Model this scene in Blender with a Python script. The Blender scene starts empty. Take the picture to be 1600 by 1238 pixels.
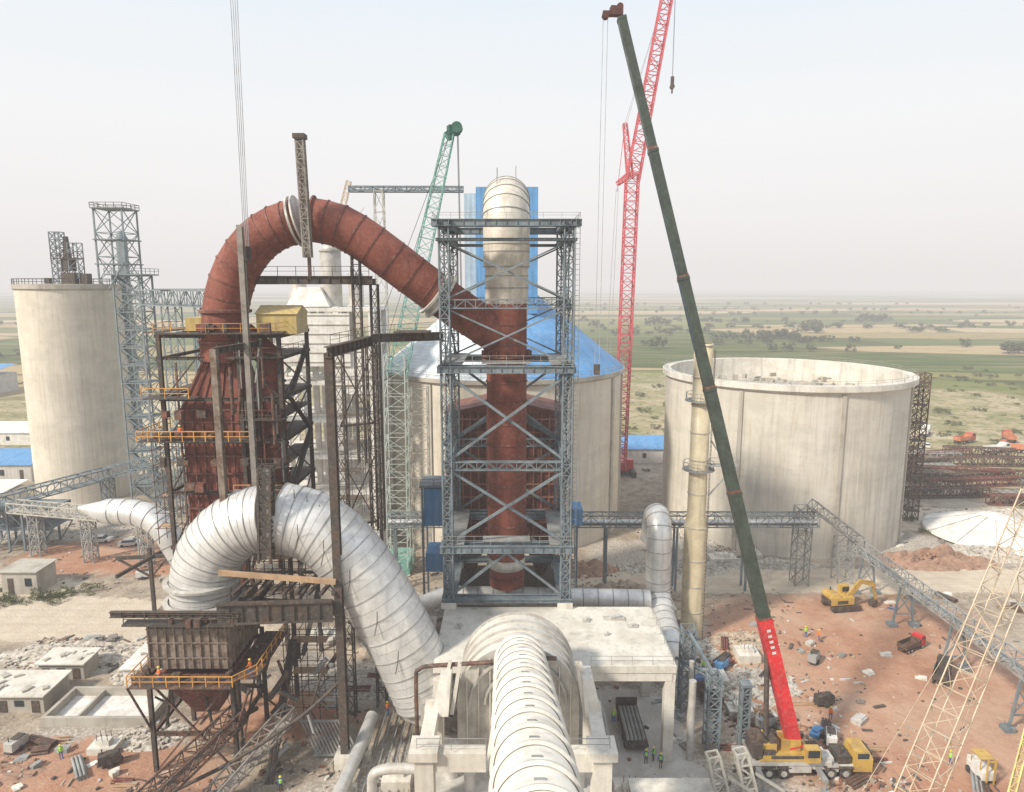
import bpy, bmesh, math, random
from mathutils import Vector, Matrix, noise
R=random.Random(7)
scene=bpy.context.scene
C=scene.collection
V=Vector
BASE={}
# ---------------------------------------------------------------- mesh builder
def frame(a,b):
    d=(b-a); L=d.length
    d=d/L if L>1e-9 else V((0,0,1))
    up=V((0,0,1)) if abs(d.z)<.95 else V((0,1,0))
    s=d.cross(up).normalized(); u=s.cross(d).normalized()
    return d,s,u
class MB:
    def __init__(s): s.v=[];s.f=[];s.mi=[];s.sm=[];s.cur=0
    def add(s,vs,fs,smooth=False):
        o=len(s.v); s.v.extend([tuple(p) for p in vs])
        for f in fs:
            s.f.append([i+o for i in f]); s.mi.append(s.cur); s.sm.append(smooth)
        return s
    def box(s,c,size,rz=0):
        x,y,z=[q/2 for q in size]; m=Matrix.Rotation(rz,3,'Z'); c=V(c)
        vs=[c+m@V((i*x,j*y,k*z)) for k in(-1,1) for j in(-1,1) for i in(-1,1)]
        return s.add(vs,[(0,2,3,1),(4,5,7,6),(0,1,5,4),(2,6,7,3),(0,4,6,2),(1,3,7,5)])
    def frust(s,c0,s0,c1,s1):
        vs=[]
        for c,q in((c0,s0),(c1,s1)):
            for j in(-1,1):
                for i in(-1,1): vs.append((c[0]+i*q[0]/2,c[1]+j*q[1]/2,c[2]))
        return s.add(vs,[(0,2,3,1),(4,5,7,6),(0,1,5,4),(2,6,7,3),(0,4,6,2),(1,3,7,5)])
    def beam(s,a,b,w,h=None):
        a=V(a);b=V(b); d,sd,u=frame(a,b)
        if h is None: h=w
        j=1+R.uniform(-.035,.035); w=w*j/2; h=h*(1+R.uniform(-.035,.035))/2
        vs=[p+sd*i*w+u*k*h for p in(a,b) for k in(-1,1) for i in(-1,1)]
        return s.add(vs,[(0,2,3,1),(4,5,7,6),(0,1,5,4),(2,6,7,3),(0,4,6,2),(1,3,7,5)])
    def ibeam(s,a,b,w,h):
        a=V(a);b=V(b); d,sd,u=frame(a,b); t=h*.09
        s.beam(a,b,w*.16,h*.93)
        s.beam(a+u*(h/2-t/2),b+u*(h/2-t/2),w,t); s.beam(a-u*(h/2-t/2),b-u*(h/2-t/2),w,t)
        n=max(2,int((b-a).length/1.2))
        for i in range(1,n):
            p=a.lerp(b,i/n); s.beam(p-d*.03,p+d*.03,w*.8,h*.8)
        return s
    def cyl(s,a,b,r1,r2=None,n=16,cap=True):
        if r2 is None:r2=r1
        return s.sweep([a,b],[r1,r2],n,cap)
    def sweep(s,pts,rads,n=20,cap=True):
        pts=[V(p) for p in pts]
        if not hasattr(rads,'__len__'): rads=[rads]*len(pts)
        d0=(pts[1]-pts[0]).normalized()
        up=V((0,0,1)) if abs(d0.z)<.9 else V((0,1,0))
        sd=d0.cross(up).normalized(); vs=[]
        for i,p in enumerate(pts):
            if i==0:d=pts[1]-pts[0]
            elif i==len(pts)-1:d=pts[i]-pts[i-1]
            else:d=(pts[i+1]-pts[i]).normalized()+(pts[i]-pts[i-1]).normalized()
            d.normalize(); sd=(sd-d*sd.dot(d)).normalized(); u=sd.cross(d)
            for k in range(n):
                t=2*math.pi*k/n; vs.append(p+(sd*math.cos(t)+u*math.sin(t))*rads[i])
        fs=[(i*n+k,i*n+(k+1)%n,(i+1)*n+(k+1)%n,(i+1)*n+k) for i in range(len(pts)-1) for k in range(n)]
        s.add(vs,fs,True)
        if cap:
            s.add(vs[:n],[list(range(n))]); s.add(vs[-n:],[list(range(n))[::-1]])
        return s
    def lathe(s,prof,c,n=48,smooth=True):
        c=V(c);vs=[]
        for r,z in prof:
            for k in range(n):
                t=2*math.pi*k/n; vs.append(c+V((r*math.cos(t),r*math.sin(t),z)))
        fs=[(i*n+k,i*n+(k+1)%n,(i+1)*n+(k+1)%n,(i+1)*n+k) for i in range(len(prof)-1) for k in range(n)]
        return s.add(vs,fs,smooth)
    def mast(s,a,b,w1,w2,n,ch=.2,br=.1,x=False):
        a=V(a);b=V(b);d,sd,u=frame(a,b)
        def cn(t):
            w=(w1+(w2-w1)*t)/2;p=a.lerp(b,t)
            return [p+sd*w+u*w,p-sd*w+u*w,p-sd*w-u*w,p+sd*w-u*w]
        A=cn(0);B=cn(1)
        for i in range(4): s.beam(A[i],B[i],ch)
        for k in range(n):
            p=cn(k/n);q=cn((k+1)/n)
            for i in range(4):
                j=(i+1)%4
                if x or k%2: s.beam(p[i],q[j],br)
                if x or not k%2: s.beam(p[j],q[i],br*.92)
                s.beam(q[i],q[j],br)
        return s
    def xmast(s,a,b,w,n,ch=.2,br=.1): return s.mast(a,b,w,w,n,ch,br,True)
    def gallery(s,a,b,w,h,n,ch=.2,br=.12,floor=True):
        a=V(a);b=V(b);d,sd,u=frame(a,b)
        for e in(-1,1):
            o=sd*e*w/2
            s.beam(a+o,b+o,ch);s.beam(a+o+u*h,b+o+u*h,ch)
            for k in range(n):
                p=a.lerp(b,k/n)+o;q=a.lerp(b,(k+1)/n)+o
                s.beam(p,p+u*h,br)
                if k%2:s.beam(p,q+u*h,br)
                else:s.beam(p+u*h,q,br)
            s.beam(b+o,b+o+u*h,br)
        for k in range(n+1):
            p=a.lerp(b,k/n); s.beam(p-sd*w/2,p+sd*w/2,br); s.beam(p-sd*w/2+u*h,p+sd*w/2+u*h,br)
            if k<n:
                q=a.lerp(b,(k+1)/n); s.beam(p-sd*w/2+u*h,q+sd*w/2+u*h,br*.8)
        if floor: s.beam(a+u*.25,b+u*.25,w*.8,.1)
        return s
    def rail(s,pts,h=1.1,w=.07,closed=False,step=2.0):
        pts=[V(p) for p in pts]
        if closed: pts=pts+[pts[0]]
        for p,q in zip(pts[:-1],pts[1:]):
            n=max(1,int((q-p).length/step)); z=V((0,0,1))
            s.beam(p+z*h,q+z*h,w);s.beam(p+z*h*.5,q+z*h*.5,w*.8)
            for k in range(n+1):
                m=p.lerp(q,k/n); s.beam(m,m+z*h,w)
        return s
    def make(s,name,mats,parent=None,base=(0,0,0),label=None,cat=None,group=None,kind=None):
        if parent is not None: base=BASE[parent.name]
        base=V(base)
        me=bpy.data.meshes.new(name)
        me.from_pydata([tuple(V(p)-base) for p in s.v],[],s.f)
        if not isinstance(mats,(list,tuple)): mats=[mats]
        for m in mats: me.materials.append(m)
        me.polygons.foreach_set('material_index',s.mi)
        me.polygons.foreach_set('use_smooth',s.sm)
        me.update()
        o=bpy.data.objects.new(name,me);C.objects.link(o)
        if parent is not None: o.parent=parent
        else: o.location=base
        BASE[o.name]=base
        if label:o['label']=label
        if cat:o['category']=cat
        if group:o['group']=group
        if kind:o['kind']=kind
        return o
def T(name,label,cat,base=(0,0,0),group=None):
    o=bpy.data.objects.new(name,None);C.objects.link(o);o.location=base
    o['label']=label;o['category']=cat
    if group:o['group']=group
    BASE[o.name]=V(base);return o
def dup(root,loc,rz=0,sc=1,label=None):
    n=root.copy();C.objects.link(n);n.location=loc;n.rotation_euler=(0,0,rz);n.scale=(sc,)*3
    if label:n['label']=label
    def rec(src,dst):
        for c in src.children:
            if c==n: continue
            k=c.copy();C.objects.link(k);k.parent=dst;rec(c,k)
    rec(root,n);return n
# ---------------------------------------------------------------- materials
class NT:
    def __init__(s,name):
        s.m=bpy.data.materials.new(name);s.m.use_nodes=True;s.t=s.m.node_tree;s.N=s.t.nodes
        s.b=s.N['Principled BSDF']
    def n(s,t,**k):
        x=s.N.new(t)
        for a,b in k.items(): setattr(x,a,b)
        return x
    def set(s,sock,v):
        if isinstance(v,bpy.types.NodeSocket): s.t.links.new(v,sock)
        elif isinstance(v,(tuple,list)) and len(v)==3 and sock.type=='RGBA': sock.default_value=(*v,1)
        else: sock.default_value=v
    def ma(s,op,a,b=0.,c=None,clamp=False):
        x=s.n('ShaderNodeMath',operation=op,use_clamp=clamp);s.set(x.inputs[0],a);s.set(x.inputs[1],b)
        if c is not None:s.set(x.inputs[2],c)
        return x.outputs[0]
    def mix(s,f,a,b,mode='MIX'):
        x=s.n('ShaderNodeMix',data_type='RGBA',blend_type=mode);s.set(x.inputs[0],f);s.set(x.inputs[6],a);s.set(x.inputs[7],b);return x.outputs[2]
    def noise(s,vec,sc,det=5,rough=.6):
        x=s.n('ShaderNodeTexNoise');s.set(x.inputs['Vector'],vec);x.inputs['Scale'].default_value=sc;x.inputs['Detail'].default_value=det;x.inputs['Roughness'].default_value=rough;return x.outputs[0]
    def mr(s,v,a,b,c=0.,d=1.,smooth=True):
        x=s.n('ShaderNodeMapRange',interpolation_type='SMOOTHSTEP' if smooth else 'LINEAR')
        s.set(x.inputs[0],v)
        for i,q in enumerate((a,b,c,d)): s.set(x.inputs[i+1],q)
        return x.outputs[0]
    def mapp(s,vec,sc):
        x=s.n('ShaderNodeMapping');s.set(x.inputs[0],vec);x.inputs['Scale'].default_value=sc;return x.outputs[0]
    def bump(s,h,st,dist=.1):
        x=s.n('ShaderNodeBump');x.inputs['Strength'].default_value=st;x.inputs['Distance'].default_value=dist;s.set(x.inputs['Height'],h);s.t.links.new(x.outputs[0],s.b.inputs['Normal'])
def M(name,c1,c2=None,sc=.6,rough=.7,metal=0.,dust=.25,dustc=(.42,.36,.3),streak=.3,bump=.0,lo=.4,hi=.65,patch=0):
    t=NT(name);co=t.n('ShaderNodeTexCoord').outputs['Object']
    if c2 is None:c2=tuple(q*.7 for q in c1)
    n1=t.noise(co,sc);col=t.mix(t.mr(n1,lo,hi),c1,c2)
    if patch:
        vo=t.n('ShaderNodeTexVoronoi',feature='F1',distance='CHEBYCHEV');t.set(vo.inputs['Vector'],co);vo.inputs['Scale'].default_value=.45
        s2=t.n('ShaderNodeSeparateColor');t.set(s2.inputs[0],vo.outputs['Color'])
        col=t.mix(t.ma('MULTIPLY',s2.outputs[0],patch),col,tuple(q*.62 for q in c1))
    if streak:
        n2=t.noise(t.mapp(co,(1,1,.07)),1.7*sc/.6,4); col=t.mix(t.ma('MULTIPLY',t.mr(n2,.48,.72),streak),col,tuple(q*.35 for q in c1))
    if dust:
        n3=t.noise(co,2.3,6,.7);col=t.mix(t.ma('MULTIPLY',t.mr(n3,.45,.7),dust),col,dustc)
    t.set(t.b.inputs['Base Color'],col);t.b.inputs['Metallic'].default_value=metal
    t.set(t.b.inputs['Roughness'],t.mr(n1,.3,.7,rough-.1,min(1,rough+.12)))
    if bump: t.bump(t.noise(co,9,4),bump,.05)
    return t.m
steel_blue=M('steel_bluegrey_paint',(.175,.22,.245),(.12,.15,.17),dust=.3)
steel_far=M('haze_paled_bluegrey_steel',(.2,.245,.265),(.15,.19,.2),dust=.35,dustc=(.4,.38,.34))  # blue-grey steel lightened so distant structures look veiled by haze
steel_dark=M('steel_dark_primer',(.055,.048,.043),(.085,.055,.04),dust=.28,dustc=(.3,.25,.2))
steel_rust=M('rusting_dark_steel',(.13,.062,.04),(.055,.043,.036),sc=1.2,dust=.3)
steel_grey=M('galvanised_steel',(.34,.35,.34),(.23,.23,.22),metal=.1)
steel_pale=M('pale_steel',(.5,.48,.42),(.36,.35,.31))
red_ox=M('red_oxide_plate',(.25,.072,.047),(.175,.046,.032),sc=.25,rough=.75,dust=.3,dustc=(.36,.2,.14),streak=.55,bump=.1,patch=.35)
red_dark=M('red_oxide_frame',(.18,.055,.038),(.1,.04,.03),dust=.3)
silver=M('aluminium_cladding',(.8,.79,.77),(.62,.62,.61),sc=.5,rough=.42,metal=.4,dust=.28,dustc=(.5,.46,.4),streak=.3,bump=.15,patch=.4)
seam=M('cladding_seam_metal',(.36,.36,.35),(.27,.27,.26),rough=.6,metal=.2)
cream=M('pale_duct_plate',(.76,.73,.66),(.64,.6,.53),sc=.4,rough=.48,metal=.15,dust=.3,dustc=(.46,.39,.31),streak=.35,bump=.08,patch=.2)
creamtop=M('cream_silver_plate',(.76,.71,.61),(.6,.55,.47),sc=.4,rough=.5,metal=.2,dust=.35,dustc=(.4,.27,.2),streak=.4,patch=.3)
stackm=M('cream_yellow_paint',(.72,.62,.42),(.6,.5,.33),sc=.4,rough=.5,dust=.3,streak=.4)
silvdirt=M('dusty_silver_plate',(.58,.56,.52),(.43,.41,.37),rough=.55,metal=.2,dust=.4)
conc=M('grey_concrete',(.46,.43,.37),(.36,.33,.28),sc=.3,rough=.9,dust=.2,streak=.35,bump=.3)
concw=M('pale_concrete',(.7,.67,.6),(.57,.53,.46),sc=.25,rough=.9,dust=.4,dustc=(.44,.37,.29),streak=.4,bump=.3)
wallw=M('white_wash',(.78,.76,.72),(.64,.61,.56),rough=.9,dust=.3)
greyplate=M('grey_plate',(.25,.225,.2),(.17,.15,.13),dust=.4)
brownplate=M('weathered_brown_grey_plate',(.23,.185,.15),(.13,.085,.06),sc=.8,dust=.35,streak=.5)
darkbrown=M('dark_brown_plate',(.2,.07,.045),(.13,.05,.035),dust=.25,dustc=(.3,.16,.11))
wood=M('timber_beam',(.46,.3,.18),(.34,.22,.13),dust=.2)
yellow=M('yellow_paint',(.55,.35,.07),(.38,.23,.05),rough=.5,dust=.45,streak=.4)
orange=M('handrail_yellow',(.66,.33,.07),(.48,.23,.06),dust=.2)
crgreen=M('dark_green_boom_paint',(.045,.06,.045),(.03,.04,.03),rough=.45,dust=.15,dustc=(.2,.2,.17))
crred=M('crane_red_paint',(.6,.025,.03),(.45,.02,.025),rough=.42,dust=.2)
latred=M('lattice_red_paint',(.58,.1,.12),(.5,.08,.1),dust=.25,dustc=(.55,.4,.38))
latgreen=M('lattice_teal_paint',(.12,.33,.28),(.2,.4,.35),dust=.4,dustc=(.45,.52,.48))
latpale=M('lattice_pale_paint',(.56,.47,.35),(.5,.38,.26),dust=.2)
latyel=M('lattice_yellow_paint',(.64,.52,.2),(.5,.4,.15))
rubber=M('tyre_rubber',(.03,.03,.03),(.05,.045,.04),rough=.9,dust=.3)
whitep=M('white_vehicle_paint',(.72,.71,.68),(.6,.58,.54),rough=.4,dust=.35,streak=.2)
carbon=M('rope_steel',(.12,.12,.12),dust=0,streak=0)
paleropes=M('pale_rope',(.4,.41,.43),dust=0,streak=0)
vest=M('hi_vis_cloth',(.35,.65,.08),(.3,.55,.06),dust=0,streak=0)
vesto=M('orange_cloth',(.75,.2,.04),dust=0,streak=0)
bluecl=M('blue_cloth',(.04,.12,.4),(.03,.08,.3),dust=0,streak=0)
skin=M('skin',(.3,.16,.1),dust=0,streak=0)
helm=M('helmet_plastic',(.75,.6,.08),rough=.3,dust=0,streak=0)
def glassm():
    t=NT('window_glass');t.b.inputs['Base Color'].default_value=(.03,.04,.05,1);t.b.inputs['Roughness'].default_value=.12;return t.m
glass=glassm()
def corr(name,c1,axis=0,sc=3.,dust=.2):
    t=NT(name);co=t.n('ShaderNodeTexCoord').outputs['Object'];sp=t.n('ShaderNodeSeparateXYZ');t.set(sp.inputs[0],co)
    s=t.ma('ADD',sp.outputs[0],sp.outputs[1]) if axis==0 else sp.outputs[axis]
    w=t.ma('SINE',t.ma('MULTIPLY',s,sc*2))
    n=t.noise(co,.4);col=t.mix(t.mr(n,.35,.7),c1,tuple(q*.78 for q in c1))
    col=t.mix(t.ma('MULTIPLY',t.mr(w,.3,1.),.12),col,tuple(q*.5 for q in c1))
    col=t.mix(t.ma('MULTIPLY',t.mr(t.noise(t.mapp(co,(1,1,.1)),1.),.45,.75),dust),col,(.55,.52,.47))
    t.set(t.b.inputs['Base Color'],col);t.b.inputs['Roughness'].default_value=.55;t.bump(w,.3,.06);return t.m
bluesheet=corr('blue_profiled_sheet',(.1,.3,.58))
bluepale=corr('pale_blue_sheet',(.42,.54,.64))
whitesheet=corr('white_blue_sheet',(.68,.73,.76))
yellowsheet=corr('yellow_profiled_sheet',(.52,.39,.14))
greysheet=corr('grey_profiled_sheet',(.55,.53,.5))
def siloM(name,c1,c2,bands,seed,k=1.):
    t=NT(name);co=t.n('ShaderNodeTexCoord').outputs['Object'];sp=t.n('ShaderNodeSeparateXYZ');t.set(sp.inputs[0],co)
    an=t.ma('ARCTAN2',sp.outputs[1],sp.outputs[0]);z=sp.outputs[2]
    def vs(fa,fz,sd):
        cb=t.n('ShaderNodeCombineXYZ');t.set(cb.inputs[0],t.ma('MULTIPLY',an,fa));t.set(cb.inputs[1],t.ma('MULTIPLY',z,fz));cb.inputs[2].default_value=sd;return cb.outputs[0]
    st=t.noise(vs(18.,.05,seed),1.,5,.65);st2=t.noise(vs(40.,.02,seed+4),1.,3,.5);blk=t.noise(vs(3.,.35,seed+9),1.,3,.5)
    n=t.noise(co,.12,6);col=t.mix(t.mr(n,.35,.65),c1,c2)
    col=t.mix(t.ma('MULTIPLY',t.mr(blk,.5,.6),.35),col,tuple(q*.74 for q in c1))
    col=t.mix(t.ma('MULTIPLY',t.mr(st,.46,.7),.5*k),col,tuple(q*.5 for q in c1))
    col=t.mix(t.ma('MULTIPLY',t.mr(st2,.5,.75),.35),col,(.76,.73,.67))
    wst=t.noise(vs(30.,.09,seed+21),1.,4,.6);col=t.mix(t.ma('MULTIPLY',t.mr(wst,.54,.7),.4),col,(.45,.35,.22))
    fr=t.ma('FRACT',t.ma('DIVIDE',z,1.25));ln=t.mr(fr,.0,.12,1,0)
    col=t.mix(t.ma('MULTIPLY',ln,.14),col,tuple(q*.5 for q in c1))
    if bands:
        fa=t.ma('FRACT',t.ma('MULTIPLY',an,bands/(2*math.pi)));lv=t.mr(fa,.0,.02,1,0)
        col=t.mix(t.ma('MULTIPLY',lv,.2*k),col,tuple(q*.45 for q in c1))
    cell=t.noise(co,.8,6,.7)
    col=t.mix(t.ma('MULTIPLY',t.mr(cell,.5,.72),.25),col,tuple(q*.65 for q in c2))
    t.set(t.b.inputs['Base Color'],col);t.b.inputs['Roughness'].default_value=.92;t.bump(t.noise(co,3,5),.25,.08);return t.m
silo_c=siloM('silo_concrete_cream',(.68,.62,.52),(.59,.535,.445),0,1,.6)
silo_w=siloM('silo_concrete_weathered',(.62,.585,.51),(.53,.49,.42),22,7,1.)
# ---------------------------------------------------------------- world, sun, camera
w=bpy.data.worlds.new('World');scene.world=w;w.use_nodes=True
nt=w.node_tree;bg=nt.nodes['Background']
sky=nt.nodes.new('ShaderNodeTexSky');sky.sky_type='NISHITA';sky.sun_disc=False
sd=V((-.66,-.48,.66)).normalized()
sky.sun_elevation=math.asin(sd.z);sky.sun_rotation=math.atan2(sd.x,sd.y)
sky.air_density=1.0;sky.dust_density=5.;sky.ozone_density=1.
tc=nt.nodes.new('ShaderNodeTexCoord');sp=nt.nodes.new('ShaderNodeSeparateXYZ');nt.links.new(tc.outputs['Generated'],sp.inputs[0])
rp=nt.nodes.new('ShaderNodeValToRGB');nt.links.new(sp.outputs[2],rp.inputs[0])
e=rp.color_ramp.elements
e[0].position=0.;e[0].color=(.80,.775,.765,1)
e[1].position=.6;e[1].color=(.68,.78,.9,1)
x=e.new(.025);x.color=(.83,.80,.79,1)
x=e.new(.09);x.color=(.89,.87,.865,1)
x=e.new(.2);x.color=(.90,.905,.91,1)
x=e.new(.36);x.color=(.78,.86,.93,1)
mu=nt.nodes.new('ShaderNodeVectorMath');mu.operation='SCALE';mu.inputs['Scale'].default_value=10.9
nz=nt.nodes.new('ShaderNodeTexNoise');nz.inputs['Scale'].default_value=2.2;nz.inputs['Detail'].default_value=4;mp=nt.nodes.new('ShaderNodeMapping');mp.inputs['Scale'].default_value=(1,1,4)
nt.links.new(tc.outputs['Generated'],mp.inputs[0]);nt.links.new(mp.outputs[0],nz.inputs['Vector'])
cl=nt.nodes.new('ShaderNodeMapRange');nt.links.new(nz.outputs[0],cl.inputs[0]);cl.inputs[1].default_value=.4;cl.inputs[2].default_value=.75;cl.inputs[3].default_value=0;cl.inputs[4].default_value=.35
cm=nt.nodes.new('ShaderNodeMix');cm.data_type='RGBA';nt.links.new(cl.outputs[0],cm.inputs[0]);nt.links.new(rp.outputs[0],cm.inputs[6]);cm.inputs[7].default_value=(.92,.91,.91,1)
nt.links.new(cm.outputs[2],mu.inputs[0])
mx=nt.nodes.new('ShaderNodeMix');mx.data_type='RGBA';mx.inputs[0].default_value=.95
nt.links.new(sky.outputs[0],mx.inputs[6]);nt.links.new(mu.outputs[0],mx.inputs[7]);nt.links.new(mx.outputs[2],bg.inputs[0]);bg.inputs[1].default_value=.1
L=bpy.data.lights.new('sun','SUN');L.energy=5.0;L.angle=math.radians(6);L.color=(1,.91,.78)
lo=bpy.data.objects.new('sun',L);C.objects.link(lo);lo.rotation_euler=sd.to_track_quat('Z','Y').to_euler();lo.location=(0,0,200)
cam=bpy.data.cameras.new('camera');co=bpy.data.objects.new('camera',cam);C.objects.link(co);co.location=(0,0,52)
co.rotation_euler=(math.radians(90-9.1),0,0);cam.lens=24.5;cam.sensor_width=36;cam.clip_end=60000;cam.clip_start=.5;scene.camera=co
scene.view_settings.view_transform='Standard'
# haze over the plain (uniform emission imitating scattered light in the lowest 140 m)
hz=bpy.data.materials.new('emissive_haze');hz.use_nodes=True;ht=hz.node_tree;ht.nodes.clear()
ho=ht.nodes.new('ShaderNodeOutputMaterial');ha=ht.nodes.new('ShaderNodeVolumeAbsorption');he=ht.nodes.new('ShaderNodeEmission');hd=ht.nodes.new('ShaderNodeAddShader')
SG=.00048
ha.inputs['Color'].default_value=(0,0,0,1);ha.inputs['Density'].default_value=SG
he.inputs['Color'].default_value=(.83,.80,.79,1);he.inputs['Strength'].default_value=SG
ht.links.new(ha.outputs[0],hd.inputs[0]);ht.links.new(he.outputs[0],hd.inputs[1]);ht.links.new(hd.outputs[0],ho.inputs['Volume'])
m=MB();m.box((0,10000,69),(56000,40000,142));m.make('sky_haze_layer',hz,kind='structure')
# ---------------------------------------------------------------- ground
def ground():
    t=NT('ground_soil_and_fields');g=t.n('ShaderNodeNewGeometry').outputs['Position']
    sp=t.n('ShaderNodeSeparateXYZ');t.set(sp.inputs[0],g);x,y=sp.outputs[0],sp.outputs[1]
    nb=t.noise(g,.06,6,.65);nm=t.noise(g,.35,6,.7);nf=t.noise(g,2.2,5,.7);nl=t.noise(g,.012,4)
    xw=t.ma('ADD',x,t.ma('MULTIPLY',t.ma('SUBTRACT',nb,.5),24.));yw=t.ma('ADD',y,t.ma('MULTIPLY',t.ma('SUBTRACT',nm,.5),9.))
    def blob(cx,cy,rx,ry,soft=.22):
        a=t.ma('POWER',t.ma('ABSOLUTE',t.ma('DIVIDE',t.ma('SUBTRACT',xw,cx),rx)),2.6);b=t.ma('POWER',t.ma('ABSOLUTE',t.ma('DIVIDE',t.ma('SUBTRACT',yw,cy),ry)),2.6)
        return t.mr(t.ma('ADD',a,b),1+soft,1-soft)
    site=t.mix(t.mr(nm,.35,.65),(.42,.35,.27),(.25,.2,.155))
    site=t.mix(t.ma('MULTIPLY',t.mr(nf,.52,.62),.45),site,(.56,.52,.46))
    site=t.mix(t.ma('MULTIPLY',t.mr(nb,.5,.65),.5),site,(.5,.44,.36))
    red=t.mix(t.mr(nm,.3,.7),(.47,.26,.17),(.38,.19,.12));red=t.mix(t.ma('MULTIPLY',t.mr(nb,.42,.65),.65),red,(.52,.36,.26))
    red=t.mix(t.ma('MULTIPLY',t.mr(nf,.54,.66),.3),red,(.54,.42,.34))
    wv=t.ma('SINE',t.ma('ADD',t.ma('MULTIPLY',t.ma('ADD',xw,t.ma('MULTIPLY',yw,.6)),.9),t.ma('MULTIPLY',nb,14.)))
    red=t.mix(t.ma('MULTIPLY',t.mr(wv,.75,1.),.25),red,(.33,.17,.11))
    tan=t.mix(t.mr(nm,.3,.7),(.62,.54,.43),(.54,.45,.35));tan=t.mix(t.ma('MULTIPLY',t.mr(nf,.55,.65),.25),tan,(.68,.61,.52))
    tan=t.mix(t.ma('MULTIPLY',t.mr(t.ma('SINE',t.ma('ADD',t.ma('MULTIPLY',y,2.6),t.ma('MULTIPLY',nb,6.))),.6,1.),.25),tan,(.44,.36,.27))
    whi=t.mix(t.mr(nf,.42,.58),(.62,.59,.54),(.3,.26,.22))
    for cx,cy,rx,ry in((-60,92,13,5),(-48,73,10,4),(25,90,8,12),(32,77,6,8),(-8,62,14,12),(25,64,8,6),(-20,90,12,10),(30,128,16,9),(92,132,22,8),(-110,150,30,14)):
        site=t.mix(t.ma('MULTIPLY',blob(cx,cy,rx,ry,.35),.65),site,whi)
    for cx,cy,rx,ry in((50,86,24,25),(-75,129,22,9),(-52,67,22,6),(-30,78,9,5),(70,60,30,14),(-62,122,10,3)):
        site=t.mix(t.ma('MULTIPLY',blob(cx,cy,rx,ry,.35),.92),site,red)
    yard=t.mix(t.mr(nm,.35,.65),(.6,.58,.54),(.5,.47,.42));site=t.mix(t.ma('MULTIPLY',blob(13,73,8,11,.2),.9),site,yard)
    for cx,cy,rx,ry in((66,117.5,64,5.5),(-76,103,30,7.5),(-52,98,18,5),(-95,112,20,7),(20,103,8,4),(120,150,60,8)):
        site=t.mix(t.ma('MULTIPLY',blob(cx,cy,rx,ry),.95),site,tan)
    scrub=t.mix(t.mr(nb,.4,.6),(.44,.36,.24),(.27,.25,.13));scrub=t.mix(t.ma('MULTIPLY',t.mr(nm,.5,.62),.8),scrub,(.11,.13,.05))
    scrub=t.mix(t.ma('MULTIPLY',t.mr(nl,.52,.62),.7),scrub,(.6,.52,.4))
    vm=t.mapp(g,(.0030,.0115,0))
    vo=t.n('ShaderNodeTexVoronoi',feature='F1');t.set(vo.inputs['Vector'],vm);vo.inputs['Scale'].default_value=1;vo.inputs['Randomness'].default_value=.85
    s2=t.n('ShaderNodeSeparateColor');t.set(s2.inputs[0],vo.outputs['Color'])
    cr=t.n('ShaderNodeValToRGB');cr.color_ramp.interpolation='CONSTANT';t.set(cr.inputs[0],s2.outputs[0])
    el=cr.color_ramp.elements;el[0].position=0;el[0].color=(.1,.135,.04,1);el[1].position=.2;el[1].color=(.42,.32,.18,1)
    for p,c in((.34,(.16,.18,.06,1)),(.5,(.31,.25,.12,1)),(.62,(.075,.105,.03,1)),(.76,(.48,.37,.23,1)),(.87,(.2,.2,.075,1))):
        q=el.new(p);q.color=c
    ve=t.n('ShaderNodeTexVoronoi',feature='DISTANCE_TO_EDGE');t.set(ve.inputs['Vector'],vm);ve.inputs['Scale'].default_value=1;ve.inputs['Randomness'].default_value=.85
    fld=t.mix(t.ma('MULTIPLY',t.mr(ve.outputs[0],.015,.04,1,0),.7),cr.outputs[0],(.05,.065,.025))
    fld=t.mix(t.ma('MULTIPLY',t.mr(t.noise(t.mapp(g,(.01,.08,1)),1.),.45,.65),.4),fld,(.33,.27,.14))
    fld=t.mix(t.ma('MULTIPLY',t.mr(t.noise(g,.05,6,.8),.54,.64),.6),fld,(.06,.08,.025))
    dist=t.ma('SQRT',t.ma('ADD',t.ma('MULTIPLY',x,x),t.ma('MULTIPLY',y,y)))
    dw=t.ma('ADD',dist,t.ma('MULTIPLY',t.ma('SUBTRACT',nl,.5),260.))
    col=t.mix(t.mr(dw,190,235),site,scrub);col=t.mix(t.mr(dw,370,420),col,fld)
    pale=t.mr(t.noise(t.mapp(g,(.0006,.003,1)),1.,3),.5,.6);far=t.mr(dist,1400,2600)
    col=t.mix(t.ma('MULTIPLY',far,.6),col,t.mix(pale,(.13,.14,.075),(.5,.43,.33)))
    t.set(t.b.inputs['Base Color'],col);t.b.inputs['Roughness'].default_value=1;t.b.inputs['Specular IOR Level'].default_value=.05
    t.bump(t.ma('ADD',nf,nm),.5,.4)
    return t.m
gm=ground()
m=MB()
xs=[-27000,-8000,-2500,-900,-400,-200]+[i*5 for i in range(-28,33)]+[250,500,1200,3000,9000,27000]
ys=[-3000,-300,0,30]+[40+i*5 for i in range(0,34)]+[250,400,700,1300,2600,6000,14000,29500]
nx=len(xs)
vs=[(xx,yy,0) for yy in ys for xx in xs]
fs=[(j*nx+i,j*nx+i+1,(j+1)*nx+i+1,(j+1)*nx+i) for j in range(len(ys)-1) for i in range(nx-1)]
m.add(vs,fs);m.make('ground',gm,kind='structure')
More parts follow.
